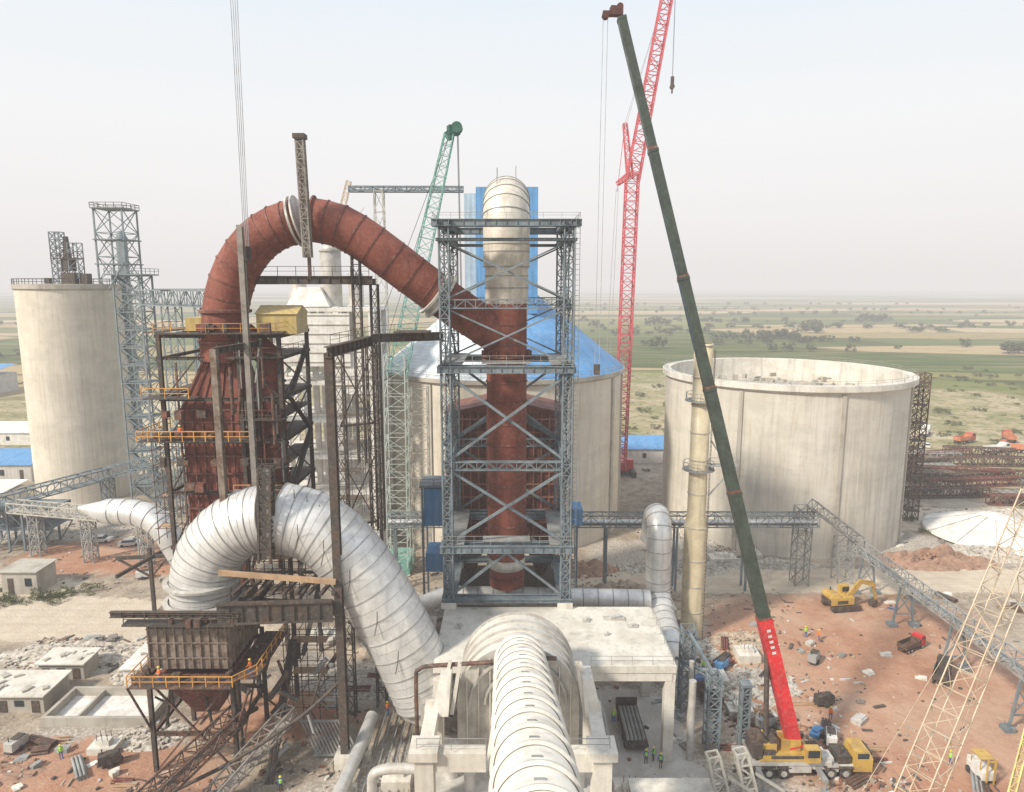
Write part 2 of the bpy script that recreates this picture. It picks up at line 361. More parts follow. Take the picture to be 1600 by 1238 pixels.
# ---------------------------------------------------------------- closed silo
def ringpts(c,r,z,n): return [V((c[0]+r*math.cos(2*math.pi*i/n),c[1]+r*math.sin(2*math.pi*i/n),z)) for i in range(n)]
sx,sy,sr=-107.4,171,11.1
s=T('storage_silo','tall cream concrete silo with flat railed roof beside stair tower','silo',(sx,sy,0))
MB().lathe([(sr,0),(sr,50.8)],(sx,sy,0),72).make('wall',silo_c,s)
m=MB();m.lathe([(sr,50.6),(sr+.4,51),(sr+.4,52),(0.01,52.3)],(sx,sy,0),72,False);m.make('roof',conc,s)
MB().rail(ringpts((sx,sy),sr+.2,52,34),1.3,.1,True,3).make('roof_railing',steel_dark,s)
m=MB();m.mast((-106,166,52),(-106,166,64),2.2,2.2,7,.2,.13,True);m.make('machinery_frame',steel_blue,s)
m=MB();m.mast((-102,166,52),(-102,166,61.5),2.2,2.2,5,.2,.13);m.make('machinery_frame',steel_blue,s)
m=MB();m.cyl((-103.9,166,58),(-103.9,166,63),.9,.5,12);m.make('cyclone_vessel',steel_dark,s)
for c_,z_ in(((-103.8,166,56.6),(2.4,2,3)),((-103.4,166,53.4),(3.2,3,2.6)),((-100,166,53.3),(1.6,2,2.4)),((-109,166,52.8),(1.2,1.2,1.4))):MB().box(c_,z_).make('roof_machinery',steel_dark,s)
m=MB();m.box((-104,166,58),(6.4,2.6,.2));m.rail([(-107,164.7,58.1),(-100.8,164.7,58.1)],1.1,.09);m.make('platform',steel_dark,s)
s=T('elevator_tower','slim blue-grey lattice elevator tower with platforms rising beside silo','tower',(-98,184,0))
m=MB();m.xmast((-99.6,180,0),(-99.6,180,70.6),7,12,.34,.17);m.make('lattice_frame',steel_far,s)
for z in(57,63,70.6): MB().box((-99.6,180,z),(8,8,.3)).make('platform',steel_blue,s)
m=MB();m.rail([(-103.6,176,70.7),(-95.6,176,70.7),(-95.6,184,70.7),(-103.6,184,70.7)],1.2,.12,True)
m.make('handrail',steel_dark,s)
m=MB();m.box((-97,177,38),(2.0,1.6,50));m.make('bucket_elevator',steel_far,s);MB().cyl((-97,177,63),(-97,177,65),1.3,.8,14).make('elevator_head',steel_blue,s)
s=T('stair_tower','blue-grey steel stair tower standing against cream silo','stair tower',(-88.5,165,0))
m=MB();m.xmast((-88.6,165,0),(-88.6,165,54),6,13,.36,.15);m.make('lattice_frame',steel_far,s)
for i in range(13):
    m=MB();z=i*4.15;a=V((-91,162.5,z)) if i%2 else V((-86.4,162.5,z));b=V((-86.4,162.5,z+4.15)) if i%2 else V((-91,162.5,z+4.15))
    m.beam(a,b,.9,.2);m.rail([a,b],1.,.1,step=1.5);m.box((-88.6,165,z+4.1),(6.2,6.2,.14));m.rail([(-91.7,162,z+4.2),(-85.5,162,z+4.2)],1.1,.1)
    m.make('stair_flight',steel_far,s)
m=MB();m.box((-88.6,165,54.2),(8.5,8,.3));m.rail([(-92.8,161,54.4),(-84.4,161,54.4),(-84.4,169,54.4)],1.2,.12);m.beam((-92,161,51),(-88,161,57),.25);m.make('platform',steel_blue,s)
# ---------------------------------------------------------------- open silo
cx,cy=59.6,152
s=T('open_silo','wide weathered concrete silo without a roof on dusty ground','silo',(cx,cy,0))
m=MB();m.lathe([(25.1,0),(25.1,31.9)],(cx,cy,0),120);m.make('wall',silo_w,s)
m=MB();m.lathe([(25.1,31.9),(25.9,32.4),(25.9,33.5),(24.1,33.5),(24.1,24)],(cx,cy,0),120,False);m.make('ring_beam',concw,s)
m=MB();m.lathe([(24.0,27.5),(15,29.3),(0.01,29.9)],(cx,cy,0),96);m.make('inner_deck',conc,s)
for an in(-128,-86,-40):
    a=math.radians(an);p=V((cx+25.2*math.cos(a),cy+25.2*math.sin(a),0));m=MB();m.box(p+V((0,0,16)),(.4,.8,31.8),a);m.make('wall_rib',conc,s)
m=MB();m.rail(ringpts((cx,cy),25.6,33.5,40),.9,.05,True,3);m.make('rim_railing',steel_grey,s)
m=MB()
for i in range(90):
    a=R.uniform(0,6.28);r=R.uniform(3,23);m.box((cx+r*math.cos(a),cy+r*math.sin(a),29.7),(R.uniform(.5,3),R.uniform(.3,1),R.uniform(.3,1.6)),R.uniform(0,3))
o=m.make('formwork_rubble',conc,s);o['kind']='stuff'
s=T('scaffold_tower','rusty scaffold tower with ladder standing against open concrete silo','scaffold',(88.3,156,0))
m=MB();m.xmast((89.4,150.5,0),(89.4,150.5,33),2.4,16,.2,.12);m.make('scaffold_frame',steel_rust,s)
for z in range(2,33,4):MB().box((89.4,150.5,z),(2.6,2.6,.15)).make('deck_board',steel_rust,s)
# ---------------------------------------------------------------- roofed silo
cx,cy=-2,154
s=T('roofed_silo','wide concrete silo under a pale blue conical sheet roof','silo',(cx,cy,0))
MB().lathe([(26,0),(26,33.3)],(cx,cy,0),120).make('wall',silo_c,s)
m=MB();m.lathe([(26,33.2),(26.7,33.6),(26.7,34.4),(25.9,34.5)],(cx,cy,0),100,False);m.make('ring_beam',conc,s)
m=MB();m.lathe([(26.6,34.4),(7,50.2)],(cx,cy,0),72,False)
for i,f in enumerate(m.f):
    if sum(m.v[k][0] for k in f)/4<-3: m.mi[i]=1
m.make('roof',[corr('sky_blue_roof_sheet',(.12,.32,.6)),whitesheet],s)
m=MB();m.rail(ringpts((cx,cy),26.5,34.5,44),1.,.07,True,4);m.make('rim_railing',steel_grey,s)
for an in(-150,-122,-60,-30,-12):
    a=math.radians(an);m=MB();m.box((cx+26.1*math.cos(a),cy+26.1*math.sin(a),16.6),(.5,1.0,33),a);m.make('wall_rib',conc,s)
m=MB();m.box((-1.0,150,58.6),(12.4,14,25));m.make('head_house',bluesheet,s)
m=MB();m.box((-8.4,150,57.6),(2.4,12,24.8));m.make('head_house_wing',bluepale,s)
s=T('conveyor_gantry','dark steel conveyor gantry bridging high between towers','conveyor gantry',(-20,148,0))
m=MB();m.gallery((-33,146,70.6),(-10,148,70.8),2.2,.9,10,.22,.15);m.make('gantry_truss',steel_blue,s)
m=MB();m.mast((-27,146,34),(-27,146,70.6),2.2,1.8,9,.2,.12);m.make('trestle',steel_pale,s)
# ---------------------------------------------------------------- filter housing behind tower
s=T('filter_housing','brown ribbed steel filter housing with gabled frame on legs','filter housing',(-1,106,0))
m=MB();m.box((-.9,104.5,23),(17.6,10,21));m.make('casing',darkbrown,s)
m=MB()
for i in range(16):
    xx=-9.5+i*1.15;m.beam((xx,99.35,12.8),(xx,99.35,33.4),.18,.3)
for i in range(11):
    z=13.2+i*1.95;m.beam((-9.7,99.25,z),(7.9,99.25,z),.14,.26)
m.make('stiffener_rib',M('rust_brown_rib',(.34,.15,.1),(.24,.1,.07),dust=.2),s)
m=MB();m.beam((-10,98.8,29),(-1,98.8,34.4),.4,.6);m.beam((-1,98.8,34.4),(8.2,98.8,29),.4,.6);m.make('gable_beam',steel_blue,s)
MB().frust((-.9,104.5,33.5),(18,10.4),(-.9,104.5,35.4),(1,10.4)).make('gabled_roof',darkbrown,s)
for xx in(-8.4,-3.5,1.5,6.4):
    for yy in(100,109):MB().beam((xx,yy,0),(xx,yy,12.5),.5).make('support_leg',steel_dark,s)
for xx in(-6.5,-1,4.5):MB().frust((xx,104,7),(1,1),(xx,104,12.5),(4.6,7)).make('dust_hopper',steel_rust,s)
for z in(3.4,6.6):
    m=MB();m.box((-1,104,z),(17,8,.2));m.rail([(-9.5,99.8,z+.1),(7.5,99.8,z+.1)],1.1,.08);m.make('platform',steel_dark,s)
s=T('blue_cabin','blue sheet-clad equipment cabin on concrete legs','cabin',(-12,106,0))
for c_,z_ in(((-12,106,19),(3.2,5,4)),((-12.2,106,16),(3.6,5,2)),((-12,106,9),(3,5,3))):MB().box(c_,z_).make('cladding',bluesheet,s)
m=MB();[m.beam((x,y,0),(x,y,21.3),.3) for x in(-13.8,-10.2) for y in(103.3,108.7)];m.box((-12,106,21.4),(4.4,6,.3));m.rail([(-14,103.2,21.5),(-10,103.2,21.5)],1.1,.08);m.make('support_frame',steel_blue,s)
s=T('small_blue_cabin','small bright blue cabin beside ribbed filter housing','cabin',(10.5,106,0))
m=MB();m.box((10.2,106,16.2),(1.6,4,2.6));m.make('cladding',bluesheet,s)
MB().beam((10.2,106,0),(10.2,106,14.9),.5).make('support_leg',steel_blue,s)
# ---------------------------------------------------------------- pipe rack
s=T('pipe_rack','long grey truss pipe rack on trestles crossing the yard','pipe rack',(15,114,0))
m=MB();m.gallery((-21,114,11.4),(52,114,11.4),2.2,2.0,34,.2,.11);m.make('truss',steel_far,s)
for xx in range(-20,52,12):
    m=MB()
    for yy in(112.9,115.1):m.beam((xx,yy,0),(xx,yy,11.4),.35)
    m.beam((xx,112.9,0),(xx,115.1,11),.15);m.beam((xx,112.9,6),(xx,115.1,6),.2)
    m.make('trestle',steel_blue,s)
for yy,r in((113.6,.3),(114.4,.2)):
    MB().cyl((-21,yy,12.1),(52,yy,12.1),r,n=10).make('pipe',silver,s)
s=T('belt_conveyor','long grey lattice belt conveyor gallery on trestles over red soil','conveyor',(60,92,0))
m=MB();m.gallery((60,115,6.6),(60.6,54,6.6),2.0,1.5,32,.16,.1);m.make('gallery_truss',steel_grey,s)
for yy in(112,100.5,88,75,62):
    m=MB()
    for e in(-1,1):m.beam((60.2+e*1.6,yy,.3),(60.2+e*.8,yy,6.6),.28);m.box((60.2+e*1.7,yy,.3),(1.2,1.2,.6))
    m.beam((58.8,yy,2),(61.2,yy,5.2),.14);m.beam((61.4,yy,2),(59.2,yy,5.2),.14);m.beam((58.8,yy,2),(61.6,yy,2),.18)
    m.make('trestle',steel_blue,s)
m=MB();m.gallery((50.5,114,14.6),(59.5,115,7.8),1.6,1.5,8,.18,.11);m.make('inclined_gallery',steel_grey,s)
m=MB();m.xmast((50.5,116,0),(50.5,116,14),2.4,6,.18,.1);m.make('transfer_tower',steel_grey,s)
m=MB();m.xmast((58.5,117,0),(58.5,117,8),2.6,4,.18,.1);m.make('transfer_tower',steel_grey,s)
# ---------------------------------------------------------------- main tower
X0,X1,Y0,Y1,ZB,ZT=-8.0,6.7,83.6,96.4,11.5,59
s=T('duct_support_tower','blue-grey lattice steel tower enclosing rust-red vertical duct','tower',(-.7,90,ZB))
for xx in(X0,X1):
    for yy in(Y0,Y1):
        m=MB();m.xmast((xx,yy,ZB+.8),(xx,yy,ZT),1.15,34,.17,.085);m.beam((xx,yy,ZB),(xx,yy,ZT),.16);m.make('lattice_column',steel_blue,s)
        MB().box((xx,yy,ZB+.4),(1.9,1.9,.8)).make('column_plinth',concw,s)
def ringb(z,h,w=.45,ext=.9):
    for yy in(Y0,Y1):
        m=MB()
        for o in(-.7,.7): m.ibeam((X0-ext,yy+o,z),(X1+ext,yy+o,z),w,h)
        m.box(((X0+X1)/2,yy,z),(X1-X0+2*ext,1.2,.1));m.make('cross_girder',steel_blue,s)
    for xx in(X0,X1):
        m=MB()
        for o in(-.7,.7): m.ibeam((xx+o,Y0-ext,z-.02),(xx+o,Y1+ext,z-.02),w,h*.95)
        m.box((xx,90,z-.05),(1.2,13.2,.1));m.make('side_girder',steel_blue,s)
ringb(59.1,.8,ext=1.4);ringb(57.2,.3);ringb(41.9,.85,ext=1.);ringb(19.3,.95,ext=1.);ringb(12.5,.4)
for z in(29.4,49.2):
    for yy in(Y0,Y1):MB().gallery((X0,yy,z),(X1,yy,z),.6,1.0,12,.14,.08,False).make('lattice_girder',steel_blue,s)
    for xx in(X0,X1):MB().gallery((xx,Y0,z),(xx,Y1,z),.6,1.0,10,.14,.08,False).make('lattice_girder',steel_blue,s)
def xb(z0,z1,w):
    for yy in(Y0,Y1):MB().beam((X0,yy-.1,z0),(X1,yy-.1,z1),w).beam((X0,yy+.25,z1),(X1,yy+.25,z0),w).make('cross_brace',steel_blue,s)
    for xx in(X0,X1):MB().beam((xx-.1,Y0,z0),(xx-.1,Y1,z1),w).beam((xx+.25,Y0,z1),(xx+.25,Y1,z0),w).make('cross_brace',steel_blue,s)
xb(19.9,29.4,.32);xb(30.4,41.3,.32);xb(42.5,49.2,.2);xb(50.2,57,.2)
for yy in(Y0,Y1):MB().beam((X0,yy,12.7),(-.7,yy,18.6),.3).beam((X1,yy,12.7),(-.7,yy,18.6),.3).make('cross_brace',steel_blue,s)
for z in(42.5,19.9):
    m=MB();m.box((-7.2,90,z),(2.4,13.8,.1));m.box((5.9,90,z),(2.4,13.8,.1));m.box((-.7,85.0,z+.02),(6,2.0,.1))
    m.make('platform',steel_grey,s)
zz=59.6;MB().rail([(X0-1.2,Y0-1,zz),(X1+1.2,Y0-1,zz),(X1+1.2,Y1+1,zz),(X0-1.2,Y1+1,zz)],.6,.045,True).make('handrail',steel_grey,s)
MB().rail([(X0-.8,Y0-.9,42.5),(X1+.8,Y0-.9,42.5),(X1+.8,Y1+.9,42.5)],1.1,.045).make('handrail',steel_grey,s);MB().rail([(X0-.8,Y0-.9,20),(X1+.8,Y0-.9,20),(X1+.8,Y1+.9,20)],1.1,.045).make('handrail',steel_grey,s)
m=MB()
for e in(-.25,.25):m.beam((X1+1+e,Y0-.4,12),(X1+1+e,Y0-.4,59),.06)
for i in range(78):m.beam((X1+.75,Y0-.4,12.3+i*.6),(X1+1.25,Y0-.4,12.3+i*.6),.05)
m.make('ladder',steel_blue,s)
# vertical duct
PX,PY=-.7,90
s=T('vertical_duct','rust-red vertical gas duct with silver elbow on top','duct',(PX,PY,ZB))
m=MB();m.lathe([(2.35,ZB+.1),(2.35,17.5),(2.6,18.2),(2.6,50.4)],(PX,PY,0),44);m.make('duct_shell',red_ox,s)
for z in(13,16.6,20.5,23.2,26,28.7,31.5,34.2,37,39.6,44.5,47):
    m=MB();rr=2.35 if z<17.5 else 2.6;m.lathe([(rr,z-.08),(rr+.12,z-.08),(rr+.12,z+.08),(rr,z+.08)],(PX,PY,0),44,False);m.make('stiffener_ring',red_dark,s)
for z in(18.3,42.7):
    m=MB();m.lathe([(2.5,z-.25),(3.3,z-.25),(3.3,z-.1),(2.7,z-.1),(2.7,z+.1),(3.3,z+.1),(3.3,z+.25),(2.5,z+.25)],(PX,PY,0),44,False)
    for i in range(16):
        a=i*math.pi/8;m.box((PX+2.95*math.cos(a),PY+2.95*math.sin(a),z+.5),(.6,.06,.8),a)
    m.make('flange',red_dark,s)
MB().lathe([(2.4,14.2),(2.46,14.2),(2.46,15.6),(2.4,15.6)],(PX,PY,0),44).make('collar_band',cream,s)
m=MB();m.lathe([(2.6,49.6),(2.75,50.2),(2.75,54.2)],(PX,PY,0),44);m.make('transition_collar',creamtop,s)
pts=[(PX,PY,54.2),(PX,PY,57),(PX,PY,59.5)]
rb=4.2
for i in range(1,13):
    a=math.pi*i/12;pts.append((PX,PY+rb-rb*math.cos(a),59.6+rb*.78*math.sin(a)))
pts+= [(PX,PY+2*rb,55),(PX,PY+2*rb,47)]
m=MB();m.sweep(pts,2.95,36);m.make('elbow',creamtop,s)
P=[V(p) for p in pts];m=MB()
for i in range(0,len(P)-1):
    d=V((0,0,1)) if i==0 else (P[i+1]-P[i-1]).normalized()
    m.cyl(P[i]-d*.05,P[i]+d*.05,3.03,n=36)
for z in(51.5,53,56):m.cyl((PX,PY,z),(PX,PY,z+.12),3.0 if z>54 else 2.83,n=36)
for k,i in enumerate((4,6,8)):
    q=P[i]+V((0,-.3,2.8));m.beam(q+V((1.2,0,0)),q+V((1.2,0,1.5)),.1);m.beam(q-V((1.2,0,0)),q+V((-1.2,0,1.3)),.1)
m.make('seam_ring',seam,s)
# ---------------------------------------------------------------- arched red duct
def catmull(pts,k=4):
    out=[];P=[V(p) for p in pts];P=[P[0]*2-P[1]]+P+[P[-1]*2-P[-2]]
    for i in range(1,len(P)-2):
        for j in range(k):
            t=j/k;a,b,c,d=P[i-1:i+3]
            out.append(.5*((2*b)+(c-a)*t+(2*a-5*b+4*c-d)*t*t+(3*b-a-3*c+d)*t**3))
    out.append(P[-2]);return out
def rings(m,Q,r,hw,step=1,start=0,n=36,rr=None):
    for i in range(start,len(Q),step):
        d=(Q[min(i+1,len(Q)-1)]-Q[max(i-1,0)]).normalized();q=rr(i) if rr else r
        m.cyl(Q[i]-d*hw,Q[i]+d*hw,q,n=n)
A1=catmull([(-34.9,84,43),(-34.6,84,46.5),(-34.0,84,50.3),(-32.5,84,54),(-30.2,84,56.9),(-27.6,84,58.6),(-24.9,84,59.4)],2)
A2=catmull([(-23.6,84.3,59.5),(-20.3,84.6,58.8),(-16.7,85,56.6),(-12.3,86,53.2),(-8.5,87.2,50.3),(-5,88.5,47.8),(-2.2,89.7,45.8)],2)
s=T('arched_gas_duct','rust-red arched gas duct in two halves with narrow joint at crown','duct',(-24,84,44))
for A,nm,r0,r1 in((A1,'rising_duct_half',2.65,2.55),(A2,'descending_duct_half',2.55,2.45)):
    n=len(A);m=MB();m.sweep(A,[r0+(r1-r0)*i/(n-1) for i in range(n)],40,True);hp=m.make(nm,red_ox,s)
    m=MB();rings(m,A,0,.06,rr=lambda i:r0+(r1-r0)*i/(n-1)+.09,n=40);m.make('stiffener_ring',red_dark,hp)
d=(A1[-1]-A1[-2]).normalized();p=A1[-1];m=MB();m.cyl(p-d*.7,p-d*.45,2.95,n=36);m.cyl(p-d*.1,p+d*.1,2.95,n=36);m.make('joint_flange',silvdirt,s)
d=(A2[1]-A2[0]).normalized();p=A2[0];m=MB();m.cyl(p-d*.08,p+d*.12,2.85,n=36);m.make('joint_flange',red_dark,s)
m=MB();d=(A2[-5]-A2[-6]).normalized();q=A2[-5].lerp(A2[-6],.4);m.cyl(q-d*.5,q-d*.2,3.1,n=36);m.cyl(q-d*.2,q+d*.4,2.75,n=36);m.cyl(q+d*.4,q+d*.7,3.1,n=36);m.make('joint_flange',silvdirt,s)
s=T('hanging_guide_column','grey slotted steel column standing in open duct joint','steel column',(-23.2,80.6,55))
m=MB();m.mast((-23.1,80.4,55),(-23.4,80.4,67.8),.8,.8,12,.16,.1);m.make('column_shaft',greyplate,s)
MB().beam((-23.1,80.4,55),(-23.4,80.4,67.6),.42).make('web_plate',greyplate,s);MB().box((-23.4,80.4,68.1),(1.3,1.3,.5)).make('cap_plate',steel_dark,s)
s=T('hoist_rope','bundle of pale hoist ropes with hook block hanging over duct','hoist rope',(-29.7,79,52))
for i in range(4):
    m=MB();m.cyl((-29.2-.35*i/2,79,56),(-28.6-.6*i/2,79,110),.04,n=5);m.make('rope_fall',paleropes,s)
m=MB();m.box((-29.6,79,55.4),(1.,.5,1.5));m.cyl((-29.6,79,49),(-29.6,79,54.7),.07,n=6);m.cyl((-29.6,78.7,55.6),(-29.6,79.3,55.6),.6,n=16);m.make('hook_block',steel_dark,s)
# ---------------------------------------------------------------- red process tower
s=T('gas_conditioning_tower','rust-red plated process tower in dark steel frame with platforms','tower',(-35,87,0))
m=MB();m.frust((-36.1,86,37.2),(7.6,7),(-34.9,85,43.6),(3.8,3.8));m.box((-36.1,86,35.2),(7.6,7,4));m.box((-36.1,86,26.5),(7.2,6.6,13.4));m.frust((-36.1,86,14),(3,3),(-36.1,86,19.8),(7.2,6.6))
m.cyl((-34.9,85,43.4),(-34.8,84.4,45.4),2.0,2.5,24);m.make('casing',red_ox,s)
m=MB();m.cyl((-30,86,22),(-30,86,43),1.6,n=22);m.cyl((-30,86,43),(-32.5,84.6,46.5),1.6,1.2,20);m.make('bypass_duct',red_ox,s)
m=MB()
for z in(20.5,22.6,24.8,27,29.2,31.4,33.6,35.6,37.1):
    w_=7.5 if z<33 else 7.9
    for e in(-1,1):
        m.beam((-36.1-w_/2,86+e*3.55,z),(-36.1+w_/2,86+e*3.55,z),.2,.22);m.beam((-36.1+e*w_/2,82.4,z),(-36.1+e*w_/2,89.6,z),.2,.22)
for i in range(7):
    xx=-39.6+i*1.17;m.beam((xx,82.4,20),(xx,82.4,37),.16);m.beam((xx,82.45,37.3),(-34.9+(xx+36.1)*.5,82.95,43.4),.14)
m.make('stiffener_rib',red_dark,s)
for z in(24,28,32,36,40):MB().cyl((-30,86,z),(-30,86,z+.2),1.8,n=22).make('flange',red_dark,s)
for xx in(-41.5,-32.2,-27.4):
    for yy in(81.8,93):MB().ibeam((xx,yy,0),(xx,yy,46.5),.45,.45).make('column',steel_dark,s)
for xx in(-39.4,-34.4,-29.6):MB().beam((xx,81.2,20),(xx,81.2,46+R.uniform(-4,1)),.2).make('slender_column',steel_rust,s)
for z in(12,20,27,33.4,38.5,43.4,46):
    m=MB()
    for yy in(81.8,93):m.ibeam((-42,yy,z),(-27,yy,z),.28,.4)
    for xx in(-41.5,-27.4):m.ibeam((xx,81.8,z-.05),(xx,93,z-.05),.28,.4)
    m.make('floor_beam',steel_dark,s)
for z0,z1 in((20,27),(27,33.2),(33.6,38.5),(38.5,43.2)):
    m=MB();m.beam((-32,81.7,z0),(-27.4,81.7,z1),.14);m.beam((-27.4,81.9,z0),(-32,81.9,z1),.14)
    m.beam((-27.4,82,z0),(-27.4,93,z1),.14);m.beam((-27.3,93,z0),(-27.3,82,z1),.14);m.beam((-41.5,82,z0),(-41.5,93,z1),.14);m.make('cross_brace',steel_dark,s)
for z,xa,xb_ in((46.4,-41,-26.6),(38.8,-43,-37),(33.7,-44,-30.5),(43.6,-33,-26.8),(27.3,-33,-26.8),(36.3,-32,-26.8),(30.5,-31,-26.8)):
    m=MB();m.box(((xa+xb_)/2,80.9,z),(xb_-xa,1.8,.12));m.box((-28.4,87.5,z+.02),(2.6,11,.12))
    if xa<-40:m.box((-42.3,87,z+.03),(1.6,11,.12))
    m.make('platform',steel_dark,s)
MB().rail([(-44,88,33.8),(-44,79.8,33.8),(-30.5,79.8,33.8)],1.2,.11,step=1.3).make('handrail',orange,s);MB().rail([(-43,79.8,38.9),(-37.5,79.8,38.9)],1.2,.09).make('handrail',orange,s);MB().rail([(-33,79.9,27.4),(-27,79.9,27.4)],1.1,.08).make('handrail',orange,s)
MB().rail([(-41,84,46.5),(-41,79.8,46.5),(-27,79.8,46.5),(-27,92,46.5)],1.1,.055).make('handrail',orange,s)
for z in(36.4,43.7,30.6):MB().rail([(-32,79.9,z),(-27,79.9,z),(-27,92,z)],1.1,.05).make('handrail',steel_rust,s)
for i in range(7):
    m=MB();z=5+i*5.6;a=V((-26.8,83,z));b=V((-26.8,91,z+5.6))
    if i%2:a.y,b.y=b.y,a.y
    m.beam(a,b,.6,.1);m.rail([a,b],1.,.05,step=1.4);m.make('stair_flight',steel_dark,s)
for k in range(34):
    xx=R.uniform(-33,-27);yy=R.uniform(79.8,82);z=R.uniform(16,42);MB().cyl((xx,yy,z),(xx+R.choice((0,0,.8)),yy,z+R.uniform(2,7)),R.uniform(.05,.24),n=8).make('service_pipe',R.choice((steel_rust,steel_dark,steel_grey,red_dark)),s)
for k in range(24):
    MB().box((R.uniform(-42,-27.4),R.uniform(80.2,81.5),R.choice((46.6,33.9,27.5,30.6,36.4))+.45),(R.uniform(.4,1.1),R.uniform(.4,1.),R.uniform(.5,1.1))).make('service_box',R.choice((steel_rust,steel_dark,red_dark)),s)
m=MB();m.box((-28.2,86,47.3),(4.8,4.5,2.4));m.frust((-28.2,86,48.5),(5.1,4.9),(-28.2,86,49.5),(5.1,.2));m.make('yellow_shed',yellowsheet,s)
m=MB();m.box((-38.4,87,47.2),(2.6,4,1.6));m.make('yellow_shed',yellowsheet,s)
for z,q,x_ in((45.0,2.5,-34.75),(48.6,2.65,-34.3)):
    m=MB();m.lathe([(q,z),(q+.35,z+.1),(q+.35,z+.4),(q-.05,z+.5)],(x_,84,0),30,False);m.make('duct_collar',red_dark,s)
def scaffold(x0,x1,y0,y1,z0,z1,mat,label):
    s=T('pipe_scaffold',label,'scaffold',((x0+x1)/2,(y0+y1)/2,z0),'pipe scaffolds around the towers')
    m=MB();nx_=max(1,round((x1-x0)/2));ny=max(1,round((y1-y0)/2));nz_=round((z1-z0)/2)
    for i in range(nx_+1):
        for j in range(ny+1):
            x=x0+(x1-x0)*i/nx_;y=y0+(y1-y0)*j/ny;m.beam((x,y,z0),(x,y,z1+R.uniform(-.5,1)),.08)
    for k in range(1,nz_+1):
        z=z0+k*2
        for j in range(ny+1):
            y=y0+(y1-y0)*j/ny;m.beam((x0-.4,y,z),(x1+.4,y,z),.07)
            if R.random()<.35:m.beam((x0,y,z-2),(x1,y,z),.06)
        for i in range(nx_+1):
            x=x0+(x1-x0)*i/nx_;m.beam((x,y0-.3,z),(x,y1+.3,z),.07)
    m.make('scaffold_tube',mat,s)
    for k in range(1,nz_+1,2):MB().box(((x0+x1)/2+R.uniform(-.5,.5),(y0+y1)/2,z0+k*2+.08),((x1-x0)*.7,(y1-y0)*.6,.07)).make('scaffold_board',wood,s)
scaffold(-31,-25,77.4,80,14,24,steel_rust,'rusty pipe scaffold packed between silver duct and tower')
scaffold(-25,-21,94,97,20,38,steel_pale,'pale pipe scaffold rising behind dark columns')
scaffold(-27,-21,76.5,79,0,11,steel_dark,'dark pipe scaffold in shadow under silver duct')
scaffold(-44,-42,83,85,20,33,steel_rust,'slim rusty pipe scaffold on flank of red tower')
# ---------------------------------------------------------------- erection columns
s=T('erection_frame','dark steel columns and beams framing the duct towers','steel frame',(-18.2,69,0))
m=MB();m.ibeam((-18.2,69,1.2),(-18.2,69,45.3),.8,.85);m.box((-18.2,69,23),(.55,.7,43));m.make('column',steel_dark,s)
MB().box((-18.2,69,.8),(2,2,1.6)).make('plinth',concw,s)
m=MB();m.ibeam((-30.9,72,0),(-30.9,72,45.4),.65,.65);m.box((-30.9,72,31),(.45,.45,28));m.make('column',brownplate,s)
m=MB();m.ibeam((-29.7,78,20),(-29.7,78,58.4),.6,.6);m.make('column',greyplate,s)
for a,b,w_,n in(((-19.6,78,0),(-19.6,78,45.2),1.1,22),((-16.2,80,0),(-16.2,80,45.5),1.1,22),((-18.5,84,30),(-18.5,84,57.8),.9,16),((-17.2,88,20),(-17.2,88,52),.9,18)):
    MB().mast(a,b,w_,w_,n,.15,.075).make('lattice_column',steel_dark,s)
for q in(((-18.2,68.4,45.4),(-16.2,80.6,45.6),.7,1.1),((-16.2,80,45.9),(-8.2,83.4,45.9),.6,1.0),((-30.6,84,52.5),(-16.6,84,52.5),.6,1.0),((-18.5,84,52.3),(-17.2,89,52.3),.5,.8),((-30.9,72,45.2),(-29.4,82,45.2),.5,.7)):
    MB().ibeam(*q).make('tie_beam',steel_dark,s)
MB().beam((-24,84,59),(-24,84,52.6),.35).make('prop',steel_dark,s)
for z in(12,24,36):
    m=MB();m.beam((-19.6,78,z),(-16.2,80,z+8),.12);m.beam((-16.2,80,z),(-19.6,78,z+8),.12);m.beam((-19.6,78,z),(-16.2,80,z),.22);m.make('cross_brace',steel_dark,s)
m=MB();m.box((-11.5,81,46.6),(4,3,.15));m.make('walkway',steel_dark,s);MB().rail([(-18,69,46),(-16,80,46.2),(-9,83,46.5)],1.1,.05).make('handrail',steel_dark,s)
MB().rail([(-30,84,53),(-17,84,53)],1.1,.06).make('handrail',steel_dark,s)
# ---------------------------------------------------------------- silver arched duct
s=T('silver_arched_duct','big aluminium-clad arched duct with lattice segment at crown','duct',(-34,73,18))
B1=catmull([(-34.1,73,17.6),(-34,73,20),(-33.2,73,22.6),(-31.4,73,24.9),(-29,73,26.4),(-26.6,73,26.9)],2)
B2=catmull([(-25.3,73,26.9),(-22.2,73,26.1),(-19.6,73,24.4),(-17.0,73,21.2),(-14.3,73,16.6),(-12.2,73,12.2),(-10.5,73,8.2),(-9.6,73,6.0)],2)
for B,r_ in((B1,3.6),(B2,3.8)):
    m=MB();m.sweep(B,r_,44);hp=m.make('clad_duct_half',silver,s)
    m=MB();rings(m,B,r_+.08,.05,n=44);m.make('cladding_seam',seam,hp)
    m=MB()
    for i in range(len(B)-1):
        d=(B[i+1]-B[i]).normalized();q=B[i].lerp(B[i+1],.5);m.cyl(q-d*.015,q+d*.015,r_+.025,n=44)
    m.make('sheet_joint',seam,hp)
for z,q in((17.4,3.8),(19.6,3.65)):
    m=MB();m.lathe([(q,z),(q+.5,z+.1),(q+.5,z+.35),(q,z+.45)],(-34.1,73,0),40,False);m.make('flange',silvdirt,s)
